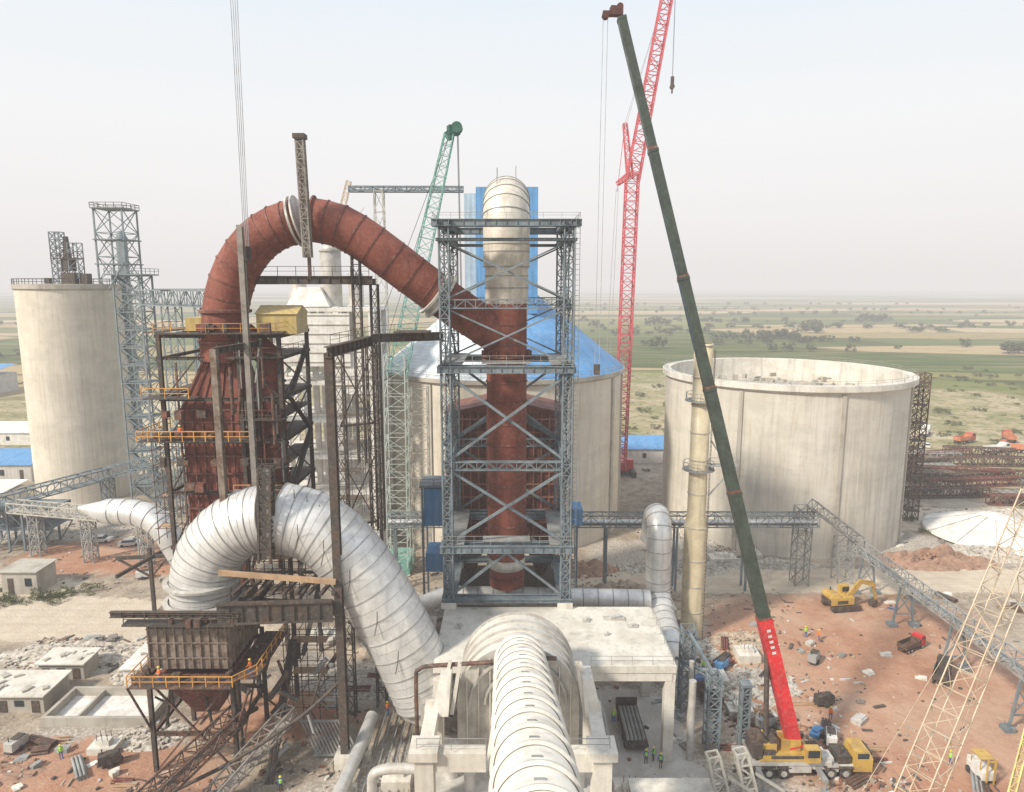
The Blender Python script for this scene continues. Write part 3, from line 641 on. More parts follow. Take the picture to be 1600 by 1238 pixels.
m=MB();m.sweep([(-10.4,73,8),(-8.9,73,4.4)],[4.2,4.2],4);m.make('rectangular_boot',silvdirt,s)
m=MB();m.mast((-25.6,69,23.5),(-25.1,69,33.6),1.2,1.2,8,.22,.13);m.make('guide_column',steel_dark,s)
m=MB();m.beam((-25.6,69.1,23.9),(-25.1,69.1,33.2),.75,.75);m.make('web_plate',greyplate,s)
m=MB()
for i in range(5):
    q=B2[2+i*2];m.beam(q+V((0,-3.9,0)),q+V((.2,-4.6,1.6)),.07);m.beam(q+V((0,-3.9,0)),q+V((-.2,-4.4,-1.2)),.07)
for i in range(6):
    q=B2[2+i];m.beam(q+V((-.8,-2,3.2)),q+V((-.8,-2,4.6)),.06)
m.make('lug_bracket',steel_dark,s)
s=T('hopper_tower','brown-grey ribbed steel hopper housing on legs under silver duct','hopper tower',(-34,72,0))
m=MB();m.box((-34,72.4,14.7),(8.4,8.8,5.4));m.make('casing',brownplate,s)
m=MB()
for i in range(10):
    xx=-38+i*.9;m.beam((xx,67.9,12.1),(xx,67.9,17.3),.12,.2)
    yy=68.2+i*.93;m.beam((-29.7,yy,12.1),(-29.7,yy,17.3),.2,.12)
for z in(13.3,15,16.5):m.beam((-38.2,67.85,z),(-29.7,67.85,z),.1,.1)
m.make('stiffener_rib',brownplate,s)
MB().frust((-34,72.4,5),(2.6,2.6),(-34,72.4,11),(7.6,8)).make('hopper',red_dark,s)
for c_,z_ in(((-34,66.8,11.2),(10.4,2.4,.2)),((-28,72.4,11.22),(2.6,10,.2)),((-39,72.4,11.21),(1.6,10,.2))):MB().box(c_,z_).make('platform',steel_rust,s)
m=MB();m.box((-34.2,67.3,17.5),(11.5,1.3,.2));m.rail([(-39.8,66.8,17.6),(-28.6,66.8,17.6)],1.1,.07);m.make('platform',steel_dark,s)
m=MB();m.rail([(-39.4,77,11.3),(-39.4,65.7,11.3),(-28.6,65.7,11.3),(-26.9,68,11.3),(-26.9,77,11.3)],1.15,.09,step=1.3);m.make('handrail',orange,s)
for xx in(-38.4,-29.6):
    for yy in(68,77):MB().ibeam((xx,yy,0),(xx,yy,12),.42,.42).make('support_leg',steel_dark,s)
for z in(4.5,10.9):
    m=MB()
    for yy in(68,77):m.ibeam((-38.6,yy,z),(-29.4,yy,z),.3,.45)
    for xx in(-38.4,-29.6):m.ibeam((xx,68,z),(xx,77,z),.3,.45)
    m.make('floor_beam',steel_rust,s)
m=MB();m.beam((-38.4,68,0),(-29.6,68,10.8),.18);m.beam((-29.6,67.8,0),(-38.4,67.8,10.8),.18);m.beam((-29.6,68,0),(-29.6,77,10.8),.18);m.beam((-29.6,68,4.6),(-27,66,11),.2);m.beam((-38.4,68,4.6),(-39.6,66,11),.2);m.make('cross_brace',steel_rust,s)
m=MB();m.beam((-25.6,66,0),(-25.6,76,11),.9,.2);m.rail([(-25.6,66,0),(-25.6,76,11)],1.,.08,step=1.5);m.make('stair_flight',steel_dark,s)
for k in range(46):
    x=R.uniform(-38,-20);y=R.uniform(68,78);z=R.uniform(0,9);MB().cyl((x,y,z),(x+R.uniform(-2,2),y+R.uniform(-1,1),z+R.uniform(.3,4)),R.uniform(.06,.35),n=8).make('service_pipe',R.choice((steel_rust,steel_dark,steel_dark,steel_grey)),s)
for k in range(14):
    x=R.uniform(-38,-28);MB().box((x,R.uniform(66,67.4),R.choice((11.6,17.8))),(R.uniform(.3,1.2),.5,R.uniform(.3,.9))).make('stored_material',steel_rust,s)
for q in(((-41.2,67.0,18.6),(-28,67.0,18.6),.5,.6),((-30.2,66.9,18.7),(-18.6,67.9,18.6),.6,2.3),((-30,72,17.2),(-18.4,71.6,17.0),.5,1.6),((-27.5,67.9,18.3),(-27.8,76,18.3),.4,1.2)):
    MB().ibeam(*q).make('girder',steel_dark,s)
MB().beam((-30.3,68.2,22.6),(-18.3,68.4,21.5),.35,.5).make('timber_beam',wood,s)
for i in range(9): MB().beam((-29+i*1.3,68.2,20.2),(-28.4+i*1.3,71,20.5),.35,.3).make('deck_sleeper',steel_dark,s)
# ---------------------------------------------------------------- deck and kiln hood
s=T('concrete_deck','pale concrete deck slab on square columns carrying steel tower','concrete deck',(4.5,76,0))
m=MB();m.box((4.6,76.3,11.1),(26.2,14,.8));m.make('slab',concw,s)
MB().box((17.3,76.3,10.2),(.8,13.6,1.0)).make('edge_beam',concw,s);MB().box((11,69.8,10.2),(12.6,.8,1.0)).make('edge_beam',concw,s)
for xx,yy in((-8,70),(-8,82.4),(17.1,70),(17.1,82.4),(8.4,82.4)):
    MB().box((xx,yy,4.9),(1.1,1.1,9.7)).make('column',concw,s)
m=MB();m.rail([(8.5,69.6,11.5),(17.4,69.6,11.5),(17.4,83,11.5)],1.0,.04,step=2.2);m.make('handrail',steel_grey,s)
for x,y,a,b in((12.5,80,2.6,.9),(14.4,78,1.2,.6),(9,79.5,.8,.8),(-6.4,78,.7,1.2),(11,76,.5,.4)):
    m=MB();m.box((x,y,11.6),(a,b,.2));m.box((x+.2,y+.1,11.8),(a*.6,b*.6,.18),.4);m.make('steel_plate',silvdirt,base=(x,y,11.5),label='loose steel plates resting on concrete deck',cat='debris',group='loose plates on the deck')
s=T('kiln_hood','pale plated arched kiln hood with raised ribs','kiln hood',(.6,63,0))
def arch(m,y0,y1,r,zc,z0,n=30):
    pr=[(-r,z0)]+[(-r*math.cos(math.pi*i/n),zc+r*math.sin(math.pi*i/n)) for i in range(n+1)]+[(r,z0)]
    k=len(pr);vs=[(.6+x,y0,z) for x,z in pr]+[(.6+x,y1,z) for x,z in pr]
    m.add(vs,[(i,i+1,k+i+1,k+i) for i in range(k-1)],True);m.add(vs,[tuple(range(k))[::-1],tuple(range(k,2*k))])
m=MB();arch(m,61.5,68.4,5.6,12.4,2);m.make('hood_shell',cream,s)
for yy in(61.4,63.1,64.8,66.5,68.2):
    m=MB();arch(m,yy-.07,yy+.07,5.85,12.4,2);m.make('hood_rib',silvdirt,s)
for i in range(10):
    xx=-4.3+i*1.1; zt=12.4+math.sqrt(max(.5,5.5**2-(xx-.6)**2));MB().beam((xx,61.2,3),(xx,61.2,zt-.2),.1,.22).make('face_stiffener',cream,s)
for r in(3.2,4.6):
    m=MB()
    for i in range(24):
        a=math.pi*i/24;b=math.pi*(i+1)/24;m.beam((.6-r*math.cos(a),61.1,12.4+r*math.sin(a)),(.6-r*math.cos(b),61.1,12.4+r*math.sin(b)),.2,.25)
    m.make('face_ring',silvdirt,s)
s=T('inclined_air_duct','large pale segmented air duct rising toward the viewer','duct',(1.2,48,20))
D0=V((.65,58,19.2));D1=V((1.3,20,31.2));NS=15;dd=(D1-D0).normalized();LL=(D1-D0).length
Q=[];rr_=[]
for i in range(NS):
    p=D0+dd*LL*i/NS;q=D0+dd*(LL*(i+1)/NS-.02);Q+=[p,q];rr_+=[2.0,2.1]
m=MB();m.sweep(Q,rr_,56);m.make('duct_shell',cream,s)
for i in range(1,NS):
    q=D0+dd*LL*i/NS;m=MB();m.sweep([q-dd*.09,q-dd*.07,q+dd*.07,q+dd*.09],[2.06,2.26,2.26,2.06],56,False);m.make('stiffener_ring',cream,s)
    MB().beam(q+dd*.9+V((0,-.0,2.14)),q+dd*1.15+V((0,0,2.14)),.5,.1).make('inspection_lug',steel_grey,s)
m=MB();m.sweep([(.6,59.6,11.5),(.6,59.4,16),(.62,58.9,18.0),(.65,57.9,19.25)],[2.6,2.2,2.05,2.0],36);m.make('transition_piece',cream,s)
s=T('kiln_pier_frame','pale concrete frame with columns beside the kiln hood','concrete frame',(0,55,0))
for xx in(-7.4,7.6):
    for yy in(53.5,60.5):MB().box((xx,yy,6.4),(1.6,1.6,12.8)).make('column',concw,s)
for c_,z_ in(((-4.4,53.5,12.3),(4.4,1.2,1.7)),((5.9,53.5,12.3),(1.8,1.2,1.7)),((-7.4,57,12.4),(1.2,5.4,1.6)),((7.6,57,12.4),(1.2,5.4,1.6)),((-4.4,53.5,6.5),(4.4,1.1,1.4)),((5.9,53.5,6.5),(1.8,1.1,1.4))):
    MB().box(c_,z_).make('beam',concw,s)
for xx in(-7.4,7.6):MB().box((xx,53.5,13.2),(2.4,2.4,.8)).make('cap_block',concw,s)
for xx,h in((-6.6,16.3),(7.5,16.0)):
    MB().frust((xx,60.2,12.8),(1.5,3.4),(xx*.93,60.6,h),(1.0,2.2)).make('tapered_pier',cream,s)
for a,b in(((-5.6,59.5,12.5),(-4.8,59.5,17.6)),((6.8,59.5,12.5),(6.0,59.5,17.6))):MB().ibeam(a,b,.35,.5).make('inclined_strut',cream,s)
for a,b in(((8.6,59,8),(6.4,60.6,17)),((-8.2,60,8),(-5.8,60.8,17)),((-3,57,4),(-1.5,60.5,12)),((4.6,57,4),(3,60.5,12))):MB().beam(a,b,.3,.4).make('inclined_strut',cream,s)
MB().rail([(-8,53,13.4),(-2.2,53,13.4)],1.1,.05).make('handrail',steel_grey,s);MB().rail([(4.5,53,13.4),(8.2,53,13.4),(8.2,60,13.4)],1.1,.05).make('handrail',steel_grey,s)
for c_,z_ in(((-4.6,57,7.2),(5,5.6,.2)),((6,57,7.2),(2.6,5.6,.2))):MB().box(c_,z_).make('equipment_floor',silvdirt,s)
m=MB();m.cyl((-5.6,58,7.3),(-5.6,58,10.5),.7,n=14);m.make('vessel',silvdirt,s);MB().cyl((-3.8,56,7.3),(-3.8,56,9),.5,n=12).make('vessel',silvdirt,s);MB().box((5.9,57,8.2),(1.2,1.6,1.6)).make('equipment_box',steel_grey,s)
s=T('brown_service_pipe','thin brown bent service pipe crossing above hood','pipe',(-6,62,0))
m=MB();m.sweep(catmull([(-9.1,61,6),(-9.1,61,14.8),(-8.8,61,16),(-7.6,61,16.4),(-3,61,16.7),(3,60.9,17.2),(4.2,60.9,17.2)],4),.2,12);m.make('pipe_run',steel_rust,s)
s=T('bent_silver_pipe','bent silver air pipe with elbow lying beside concrete frame','pipe',(-13,62,0))
m=MB();m.sweep(catmull([(-13.4,60,1),(-13.4,60,4.8),(-13.0,60,6.0),(-11.6,60,6.4),(-9.5,60,6.4),(-8.4,60,6.4)],4),.5,16);m.make('pipe_run',silvdirt,s)
# ---------------------------------------------------------------- riser and stack
s=T('silver_riser_pipe','silver segmented riser pipe bending into horizontal run','pipe',(21,95,0))
Q=catmull([(21.3,101,14),(21.3,99.5,17.6),(21.2,97.5,18.7),(21.1,95.6,17.6),(21,95,14.5),(21,95,10),(21.1,94.6,7.8),(21.1,92,6.2),(21,89,5.6),(20.9,86.4,4.6),(20.8,85.6,2),(20.8,85.4,0)],4);m=MB();m.sweep(Q,1.75,28);m.make('riser_run',silver,s)
m=MB();rings(m,Q[:-1],1.83,.05,step=2,n=28);m.make('seam_ring',seam,s)
m=MB();m.cyl((-9.4,92.5,8.8),(19.4,92.5,8.2),1.3,n=24);m.cyl((-13.5,91,7.5),(-9.4,92.5,8.8),1.3,n=20);m.make('horizontal_run',silver,s)
m=MB()
for i in range(14):m.cyl((-9+i*2.1,92.5,8.8-i*.044),(-8.9+i*2.1,92.5,8.8-i*.044),1.38,n=24)
m.make('seam_ring',seam,s)
s=T('slender_stack','slender cream steel chimney stack with ladder and platforms','chimney',(27,98,0))
m=MB();m.lathe([(1.65,0),(1.65,17),(1.35,19),(1.3,43.8),(1.15,43.8)],(27,98,0),28);m.make('stack_shell',stackm,s)
m=MB()
for z in(4,8,12,17,22,27,31,35,39,43.5):m.lathe([(1.2,z),(1.74 if z<18 else 1.42,z),(1.74 if z<18 else 1.42,z+.12),(1.2,z+.12)],(27,98,0),28,False)
m.make('band_ring',silvdirt,s)
for z in(25.5,35.6):
    m=MB();m.lathe([(1.3,z),(2.3,z),(2.3,z+.15),(1.3,z+.15)],(27,98,0),16,False);m.rail(ringpts((27,98),2.2,z+.1,10),1.1,.06,True,3);m.make('platform',steel_grey,s)
m=MB();m.box((30,96.8,26.5),(4.5,1.4,.15));m.rail([(28,96.2,26.6),(32,96.2,26.6)],1.1,.08);m.beam((28.4,97,30),(32,97,24.5),.5,.15);m.beam((28.4,97,22),(32,97,26.4),.2);m.make('side_walkway',steel_grey,s)
m=MB()
for e in(-.25,.25):m.beam((28.3,96.8+e,0),(28.3,96.8+e,43),.06)
for i in range(70):m.beam((28.3,96.55,1+i*.6),(28.3,97.05,1+i*.6),.05)
m.make('ladder',steel_dark,s)
s=T('service_rack','blue steel service rack with cable trays beside deck','steel rack',(21,76,0))
MB().xmast((21.4,79,0),(21.4,79,11),1.5,7,.2,.1).make('rack_column',steel_blue,s);MB().xmast((22.6,72,0),(22.6,72,9),1.4,7,.18,.1).make('rack_column',steel_blue,s)
m=MB();m.beam((21.4,79,10.5),(22.6,72,8.9),.3);m.beam((20,79,7),(24,74,7),.25);m.make('rack_beam',steel_blue,s)
for q in((19.7,70,.4),(20.6,74,.3)):MB().cyl((q[0],q[1],0),(q[0],q[1],9.4),q[2],n=12).make('pipe',silvdirt,s)
s=T('lattice_post','grey-green box lattice post standing on slab','steel post',(26.2,71,0))
m=MB();m.mast((26.2,72,0),(26.2,72,7.6),.9,.9,9,.2,.12);m.box((26.2,72,3.8),(.4,.4,7.5));m.box((26.2,72,7.8),(1.2,1.2,.3));m.make('post_shaft',steel_blue,s)
s=T('low_pump_house','low white flat-roofed pump house beside deck','small building',(17,62,0))
m=MB();m.box((16,61.2,1.2),(8,4,2.4));m.make('wall',wallw,s);MB().box((16,61.2,2.55),(8.6,4.6,.3)).make('roof',concw,s)
m=MB();m.box((13.4,59.1,1),(.9,.08,2));m.make('door',steel_blue,s)
for i,(x,y) in enumerate(((21.3,62),(24.2,62.5))):
    m=MB();m.mast((x,y,0),(x-1.4,y+.6,6.0),1.3,1.1,5,.24,.13);m.beam((x,y,4),(x+3,y,2),.25)
    m.make('pale_lattice_trestle',steel_pale,base=(x,y,0),label='pale lattice trestle standing on dusty yard beside crane',cat='trestle',group='pale trestles in the yard')
# ---------------------------------------------------------------- background preheater building
s=T('preheater_building','unfinished white concrete frame building with cylinder on roof','building',(-35,132,0))
for z in(6,13,20,27,34,41,47.5):MB().box((-35.0,134,z),(20,14,.7)).make('floor_slab',wallw,s)
for xx in(-44,-38,-32,-25.6):
    for yy in(127.6,134,140):MB().box((xx,yy,24),(1,1,48)).make('column',wallw,s)
m=MB();m.box((-36,127.0,42),(13,.6,9.6));m.make('cladding_panel',wallw,s);MB().box((-28.6,127.3,37),(5.4,.5,10)).make('cladding_panel',wallw,s);MB().frust((-37,130,48),(8,6),(-37,130,51.5),(4,3)).make('roof_hopper',wallw,s)
m=MB()
for i in range(6):m.box((-36,126.65,38+i*1.7),(13.1,.2,.14))
m.make('panel_rib',conc,s)
m=MB();m.cyl((-33.5,131,48),(-33.5,131,58),1.9,n=24);m.lathe([(1.9,57.9),(2.2,58),(.6,59.3)],(-33.5,131,0),24);m.make('vessel',silvdirt,s)
MB().cyl((-29,131,48),(-29,131,54),1.4,n=20).make('vessel',silvdirt,s);MB().cyl((-39.6,131,48),(-39.6,131,52.5),2.2,1.2,20).make('vessel',silvdirt,s)
for z in(13,20,27,34,41):
    m=MB();m.beam((-43,127.4,z-6.5),(-38,127.4,z-.5),.22);m.beam((-32,127.4,z-6.5),(-28,127.4,z-.5),.22)
    m.rail([(-44.5,126.9,z+.3),(-25.5,126.9,z+.3)],1.1,.08);m.make('steel_brace',steel_grey,s)
s=T('pipe_bridge','blue-grey covered pipe bridge between silo and process tower','bridge',(-70,150,0))
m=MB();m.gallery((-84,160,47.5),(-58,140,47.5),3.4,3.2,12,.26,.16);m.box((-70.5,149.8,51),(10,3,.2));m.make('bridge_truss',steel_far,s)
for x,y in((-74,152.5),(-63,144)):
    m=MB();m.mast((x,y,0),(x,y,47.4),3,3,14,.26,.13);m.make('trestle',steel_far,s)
s=T('steel_lift_shaft','blue-grey braced lift shaft behind red process tower','tower',(-50,118,0))
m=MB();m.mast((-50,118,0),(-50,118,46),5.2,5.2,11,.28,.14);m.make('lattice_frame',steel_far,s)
for z in range(6,46,6):MB().box((-50,118,z),(5.4,5.4,.18)).rail([(-52.6,115.3,z+.1),(-47.4,115.3,z+.1)],1.1,.08).make('landing',steel_blue,s)
# ---------------------------------------------------------------- galleries
s=T('inclined_gallery','pale lattice conveyor gallery climbing past silo base','conveyor',(-88,143,0))
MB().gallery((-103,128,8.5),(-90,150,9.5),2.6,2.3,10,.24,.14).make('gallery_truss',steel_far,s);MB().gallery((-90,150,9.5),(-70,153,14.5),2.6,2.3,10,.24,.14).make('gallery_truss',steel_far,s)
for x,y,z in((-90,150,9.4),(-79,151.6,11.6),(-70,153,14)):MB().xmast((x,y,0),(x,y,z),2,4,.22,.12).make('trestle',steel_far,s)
s=T('yard_conveyor','pale covered conveyor on trestles crossing yard','conveyor',(-80,130,0))
m=MB();m.gallery((-97,130,8.6),(-62,122,8.6),2.4,1.9,18,.22,.13);m.make('gallery_truss',steel_pale,s)
for x,y in((-92,129),(-80,126),(-68,123.4)):MB().xmast((x,y,0),(x,y,8.5),1.8,4,.2,.13).make('trestle',steel_grey,s)
s=T('steel_hopper_building','dense dark steel hopper structure with hanging pipes','steel structure',(-98,136,0))
m=MB()
for xx in range(-108,-90,3):
    for yy in(131,137):m.beam((xx,yy,0),(xx,yy,8.5),.35)
    m.beam((xx,131,8.4),(xx+3,131,5),.2);m.beam((xx,131,0),(xx+3,131,4.4),.2);m.beam((xx,137,0),(xx+3,137,4.4),.2)
for z in(4.5,8.4):m.ibeam((-108,131,z),(-90,131,z),.3,.5);m.ibeam((-108,137,z),(-90,137,z),.3,.5);m.box((-99,134,z+.3),(18,6,.15))
m.rail([(-108,130.8,8.8),(-90,130.8,8.8)],1.1,.09)
m.make('steel_frame',steel_blue,s)
for xx in(-105,-100,-95):MB().frust((xx,134,4.9),(1,1),(xx,134,8.2),(3.6,4)).make('hopper',steel_grey,s)
s=T('silver_bent_duct','short silver bent duct with pointed open end above yard','duct',(-55,98,0))
Q=catmull([(-60.5,99,18.9),(-57.6,98.6,19),(-54.6,98,18.9),(-52,97.5,17.9),(-50.2,97,16.2),(-49,97,14),(-47.2,96.6,11)],3)
m=MB();m.sweep(Q,[1.6]+[1.85]*(len(Q)-1),26,False);m.cyl((-60.6,99,18.9),(-64,99,19.4),1.6,.25,26,False);m.make('duct_shell',silver,s)
m=MB();rings(m,Q[:-1],1.92,.05,step=2,start=2,n=26);m.make('seam_ring',seam,s)
m=MB();m.beam((-53,97,0),(-53,97,14),.45);m.beam((-58,97,12.4),(-50,97,12.8),.4,.5);m.beam((-58,97,12.4),(-53,97,9.5),.25);m.beam((-50,97,13),(-53,97,9.5),.25);m.beam((-54,90,12.6),(-52,99,12.8),.35,.5);m.make('support_bracket',steel_dark,s)
# ---------------------------------------------------------------- small buildings
def shed(name,label,cx,cy,wx,wy,h,wm,rm,n=3,slope=.5):
    s=T(name,label,'shed',(cx,cy,0))
    m=MB();m.box((cx,cy,h/2),(wx,wy,h));m.make('wall',wm,s)
    m=MB();vs=[(cx-wx/2-.3,cy-wy/2-.4,h+.02),(cx+wx/2+.3,cy-wy/2-.4,h+.02),(cx+wx/2+.3,cy+wy/2+.4,h+slope),(cx-wx/2-.3,cy+wy/2+.4,h+slope)]
    vs+= [(a,b,c+.15) for a,b,c in vs];m.add(vs,[(3,2,1,0),(4,5,6,7),(0,1,5,4),(1,2,6,5),(2,3,7,6),(3,0,4,7)])
    m.make('roof',rm,s)
    if h<3.5:
        m=MB()
        for i in range(int(wx*1.2)):m.box((cx+R.uniform(-.45,.45)*wx,cy+R.uniform(-.45,.3)*wy,h+slope*.6+.2),(R.uniform(.2,1.2),R.uniform(.2,.9),R.uniform(.1,.4)),R.uniform(0,3))
        m.make('roof_clutter',conc,s)['kind']='stuff'
    for i in range(n):
        xx=cx-wx/2+(i+.5)*wx/n
        if i%2==0: MB().box((xx,cy-wy/2-.03,h*.36),(.95,.1,h*.72)).make('door',steel_dark,s)
        else: MB().box((xx,cy-wy/2-.03,h*.55),(1.1,.1,h*.35)).make('window',glass,s)
    return s
shed('worker_shed','long low flat-roofed shed with doors on rubble yard',-62.5,81,10,5.0,2.2,conc,concw,5,.15)
shed('worker_shed','low dusty flat-roofed shed beside rubble heap',-60,87.5,6,3.4,2.2,conc,concw,3,.15)
shed('white_store','white-washed low flat store building beside hopper tower',-46,86.8,9,6.4,2.8,wallw,wallw,3,.1)
shed('guard_hut','small concrete hut with dark doorway beside road',-83.4,114,6,5,4,conc,conc,2,.1)
shed('blue_roof_warehouse','far pale warehouse under blue sheet roof',-282,330,70,30,9,greysheet,bluesheet,5,4)
shed('blue_roof_warehouse','low warehouse under blue sheet roof behind silo',-141,186,26,12,4.5,greysheet,bluesheet,5,1.6)
shed('blue_roof_warehouse','far low blue-roofed store between silos',39,205,18,10,4,wallw,bluesheet,3,2)
shed('white_roof_store','low store with white sheet roof near silo foot',-126,158,16,12,4,wallw,wallw,3,1)
shed('white_roof_store','low white stores behind cream silo',-165,230,30,14,4,wallw,wallw,3,1)
s=T('settling_tank','open rectangular concrete tank with pale floor','tank',(-49.5,78.8,0))
for c_,z_ in(((-49.5,75.8,.6),(13,.45,1.2)),((-49.5,82,.6),(13,.45,1.2)),((-55.8,78.9,.6),(.45,5.7,1.18)),((-43.2,78.9,.6),(.45,5.7,1.18)),((-52,78.9,.5),(.3,5.7,1.))):MB().box(c_,z_).make('wall',conc,s)
MB().box((-49.5,78.9,.1),(12.1,5.7,.16)).make('floor',wallw,s)
# ---------------------------------------------------------------- truck crane
TY=67.5
s=T('truck_crane','truck crane with yellow cab and dark green telescopic boom raised','crane',(33,TY,0))
m=MB();m.box((33,TY,1.25),(12.5,2.2,.5));m.make('chassis',whitep,s)
for c_,z_ in(((31,TY,1.75),(8.5,2.6,.4)),((35.4,TY-1.15,1.2),(1.2,.35,.7)),((31.9,TY-1.15,1.1),(2.4,.35,.7)),((34.9,TY-.4,2.1),(1.2,1.4,.4)),((25.9,TY,1.9),(1.2,2.4,.6))):MB().box(c_,z_).make('deck_box',R.choice((silvdirt,steel_grey)),s)
for xx in(27.4,33.8):
    MB().box((xx,TY,1.2),(.45,6.6,.4)).make('outrigger_beam',steel_grey,s)
    for e in(-1,1):
        m=MB();m.cyl((xx,TY+e*3.2,.1),(xx,TY+e*3.2,1.2),.12,n=8);m.cyl((xx,TY+e*3.2,.02),(xx,TY+e*3.2,.14),.45,n=14);m.make('outrigger_jack',steel_grey,s)
for xx in(26.6,28.6,30.2,35.2,36.8):
    for e in(-1,1):
        m=MB();a=V((xx,TY+e*1.0,.62));b=V((xx,TY+e*1.35,.62));m.cyl(a,b,.62,n=20);m.cur=1;m.cyl(b-V((0,e*.05,0)),b+V((0,e*.04,0)),.34,n=14);m.make('wheel',[rubber,silvdirt],s)
    MB().box((xx,TY-1.2,1.32),(1.5,.4,.08)).make('mudguard',steel_dark,s)
m=MB();m.box((38.6,TY,1.55),(2.0,2.5,1.5));m.frust((38.6,TY,2.3),(2,2.5),(38.45,TY,3.1),(1.5,2.3));m.make('driver_cab',yellow,s)
m=MB();m.box((36.6,TY,2.1),(1.4,2.2,.8));m.cyl((36.3,TY-.6,2.4),(36.3,TY-.6,3.5),.12,n=8);m.make('engine_cover',steel_dark,s)
m=MB();m.box((38.55,TY-1.22,2.6),(1.2,.1,.55));m.box((39.5,TY,2.6),(.12,2,.6));m.make('cab_window',glass,s)
MB().box((39.65,TY,1.2),(.12,2.4,.4)).make('bumper',steel_dark,s)
m=MB();m.frust((30.4,TY,2.0),(5.6,2.5),(30.6,TY,2.9),(5.0,2.4));m.box((28.4,TY+.2,3.2),(2,2.4,1.2));m.box((31,TY-.7,3.4),(2.,.3,1.6));m.box((31,TY+.7,3.4),(2.,.3,1.6));m.make('superstructure',yellow,s)
for x_,z_ in((29.2,3.9),(27.9,4)):MB().cyl((x_,TY-.8,z_),(x_,TY+.8,z_),.5,n=16).make('winch_drum',steel_dark,s)
for c_,z_ in(((30,TY+.9,3.6),(1.6,.5,.8)),((32.2,TY+.4,3),(.8,.8,.6)),((28.6,TY-1.1,3),(1.2,.3,.5)),((30.6,TY-1.24,2.5),(3.6,.1,.3))):MB().box(c_,z_).make('machinery_box',steel_dark,s)
m=MB();m.box((33,TY-1.35,3.0),(1.5,1,1.5));m.make('operator_cab',yellow,s)
m=MB();m.box((33,TY-1.86,3.3),(1.2,.08,.8));m.box((33.78,TY-1.35,3.3),(.08,.8,.8));m.make('cab_window',glass,s)
MB().box((27.3,TY,3.2),(1.0,2.6,1.6)).make('counterweight',steel_dark,s)
bp=V((31.4,TY,3.9));bt=V((12.8,79.4,80.9))
def bs(t0,t1,w,mat,nm,lab=None):
    m=MB();m.beam(bp.lerp(bt,t0),bp.lerp(bt,t1),w,w*1.1);e=.004
    m.beam(bp.lerp(bt,t1-e),bp.lerp(bt,t1),w*1.1,w*1.2)
    return m.make(nm,mat,s,label=lab)
bs(-.01,.165,1.38,crred,'base_boom_section','bright red base boom section')
dv=(bt-bp).normalized()
for i in range(5):
    m=MB();p=bp.lerp(bt,.02+i*.03);m.beam(p-dv*.05,p+dv*.05,1.46,1.6);m.make('boom_stiffener',crred,s)
for i in range(5):
    m=MB();q=bp.lerp(bt,.122+i*.0075)+V((.0,-.81,0));m.beam(q-V((.2,0,0)),q+V((.2,0,.1)),.03,.28);m.make('white_marking',whitep,s)
ts=[.165,.339,.482,.634,.809,.99];ws=[1.22,1.13,1.04,.95,.87]
for i in range(5): bs(ts[i],ts[i+1],ws[i],crgreen,'telescopic_boom_section')
for t in(.165,.339,.482,.634,.809):
    m=MB();p=bp.lerp(bt,t);q=bp.lerp(bt,t+.003);m.beam(p,q,1.4-t*.55,1.54-t*.55);m.make('section_collar',red_dark,s)
m=MB();m.box(bt+V((-.35,0,-.1)),(1.3,.9,.9),.1);m.box(bt+V((-1.3,0,-.35)),(1.0,.6,.5));m.cyl(bt+V((-1.5,-.4,-.5)),bt+V((-1.5,.4,-.5)),.38,n=14);m.cyl(bt+V((0,-.4,.3)),bt+V((0,.4,.3)),.35,n=14);m.make('boom_head',M('dark_maroon_paint',(.1,.035,.03),dust=.1),s)
m=MB();m.cyl((28.6,TY,2.8),bp.lerp(bt,.12)+V((-.5,0,0)),.28,n=12);m.make('luffing_cylinder',steel_dark,s)
for e in(-.25,.25):
    m=MB();m.cyl(bt+V((-1.5+e,0,-.5)),bt+V((-1.7+e,0,-38)),.03,n=5);m.make('hoist_rope',paleropes,s)
m=MB();m.box(bt+V((-1.7,0,-38.6)),(.7,.4,1.2));m.make('hook_block',steel_dark,s)
s.location=(31.7,68.1,0)
# ---------------------------------------------------------------- red lattice crane
s=T('crawler_crane','tall red lattice crawler crane with luffing jib behind silos','crane',(30,186,0))
m=MB();m.mast((29.3,185,2.5),(30.8,185,80),3.1,3.1,34,.34,.19);m.make('main_boom',latred,s)
m=MB();m.mast((30.8,185,78),(39.2,185,128),3.2,2.5,21,.34,.19);m.make('luffing_jib',latred,s)
m=MB();m.mast((30.6,187,79),(29.2,189,93),1.6,1.0,7,.26,.15);m.beam((29.2,189,93),(27.6,189,76),.15);m.mast((30.5,186,80),(27.6,189,78),1.2,.8,3,.22,.13);m.make('jib_strut',latred,s)
for e in(-.7,.7):
    m=MB();m.cyl((29.2+e*.3,189,92.5),(38.8,186,126),.06,n=5);m.cyl((27.6+e*.4,189,77),(25.5+e,190,4),.06,n=5);m.make('pendant_rope',paleropes,s)
m=MB();m.box((30,190,2.6),(4.4,9,2.4));m.box((32.5,187,3.2),(1.6,2.4,2.4));m.make('upperworks',crred,s)
for e in(-1,1):MB().box((30+e*3.2,188,.8),(1.2,9,1.6)).make('crawler_track',steel_dark,s)
m=MB();m.cyl((40.2,185,103),(40.2,185,128),.08,n=5);m.make('hoist_rope',carbon,s)
m=MB();m.box((40.2,185,102.4),(.8,.6,2));m.cyl((40.2,184.6,101),(40.2,185.4,101),.6,n=12);m.beam((40.2,185,101),(40.2,185,99.4),.35);m.make('hook_block',steel_dark,s)
s=T('green_lattice_crane','slender pale green lattice crane boom with dark head above silo','crane',(-18,122,0))
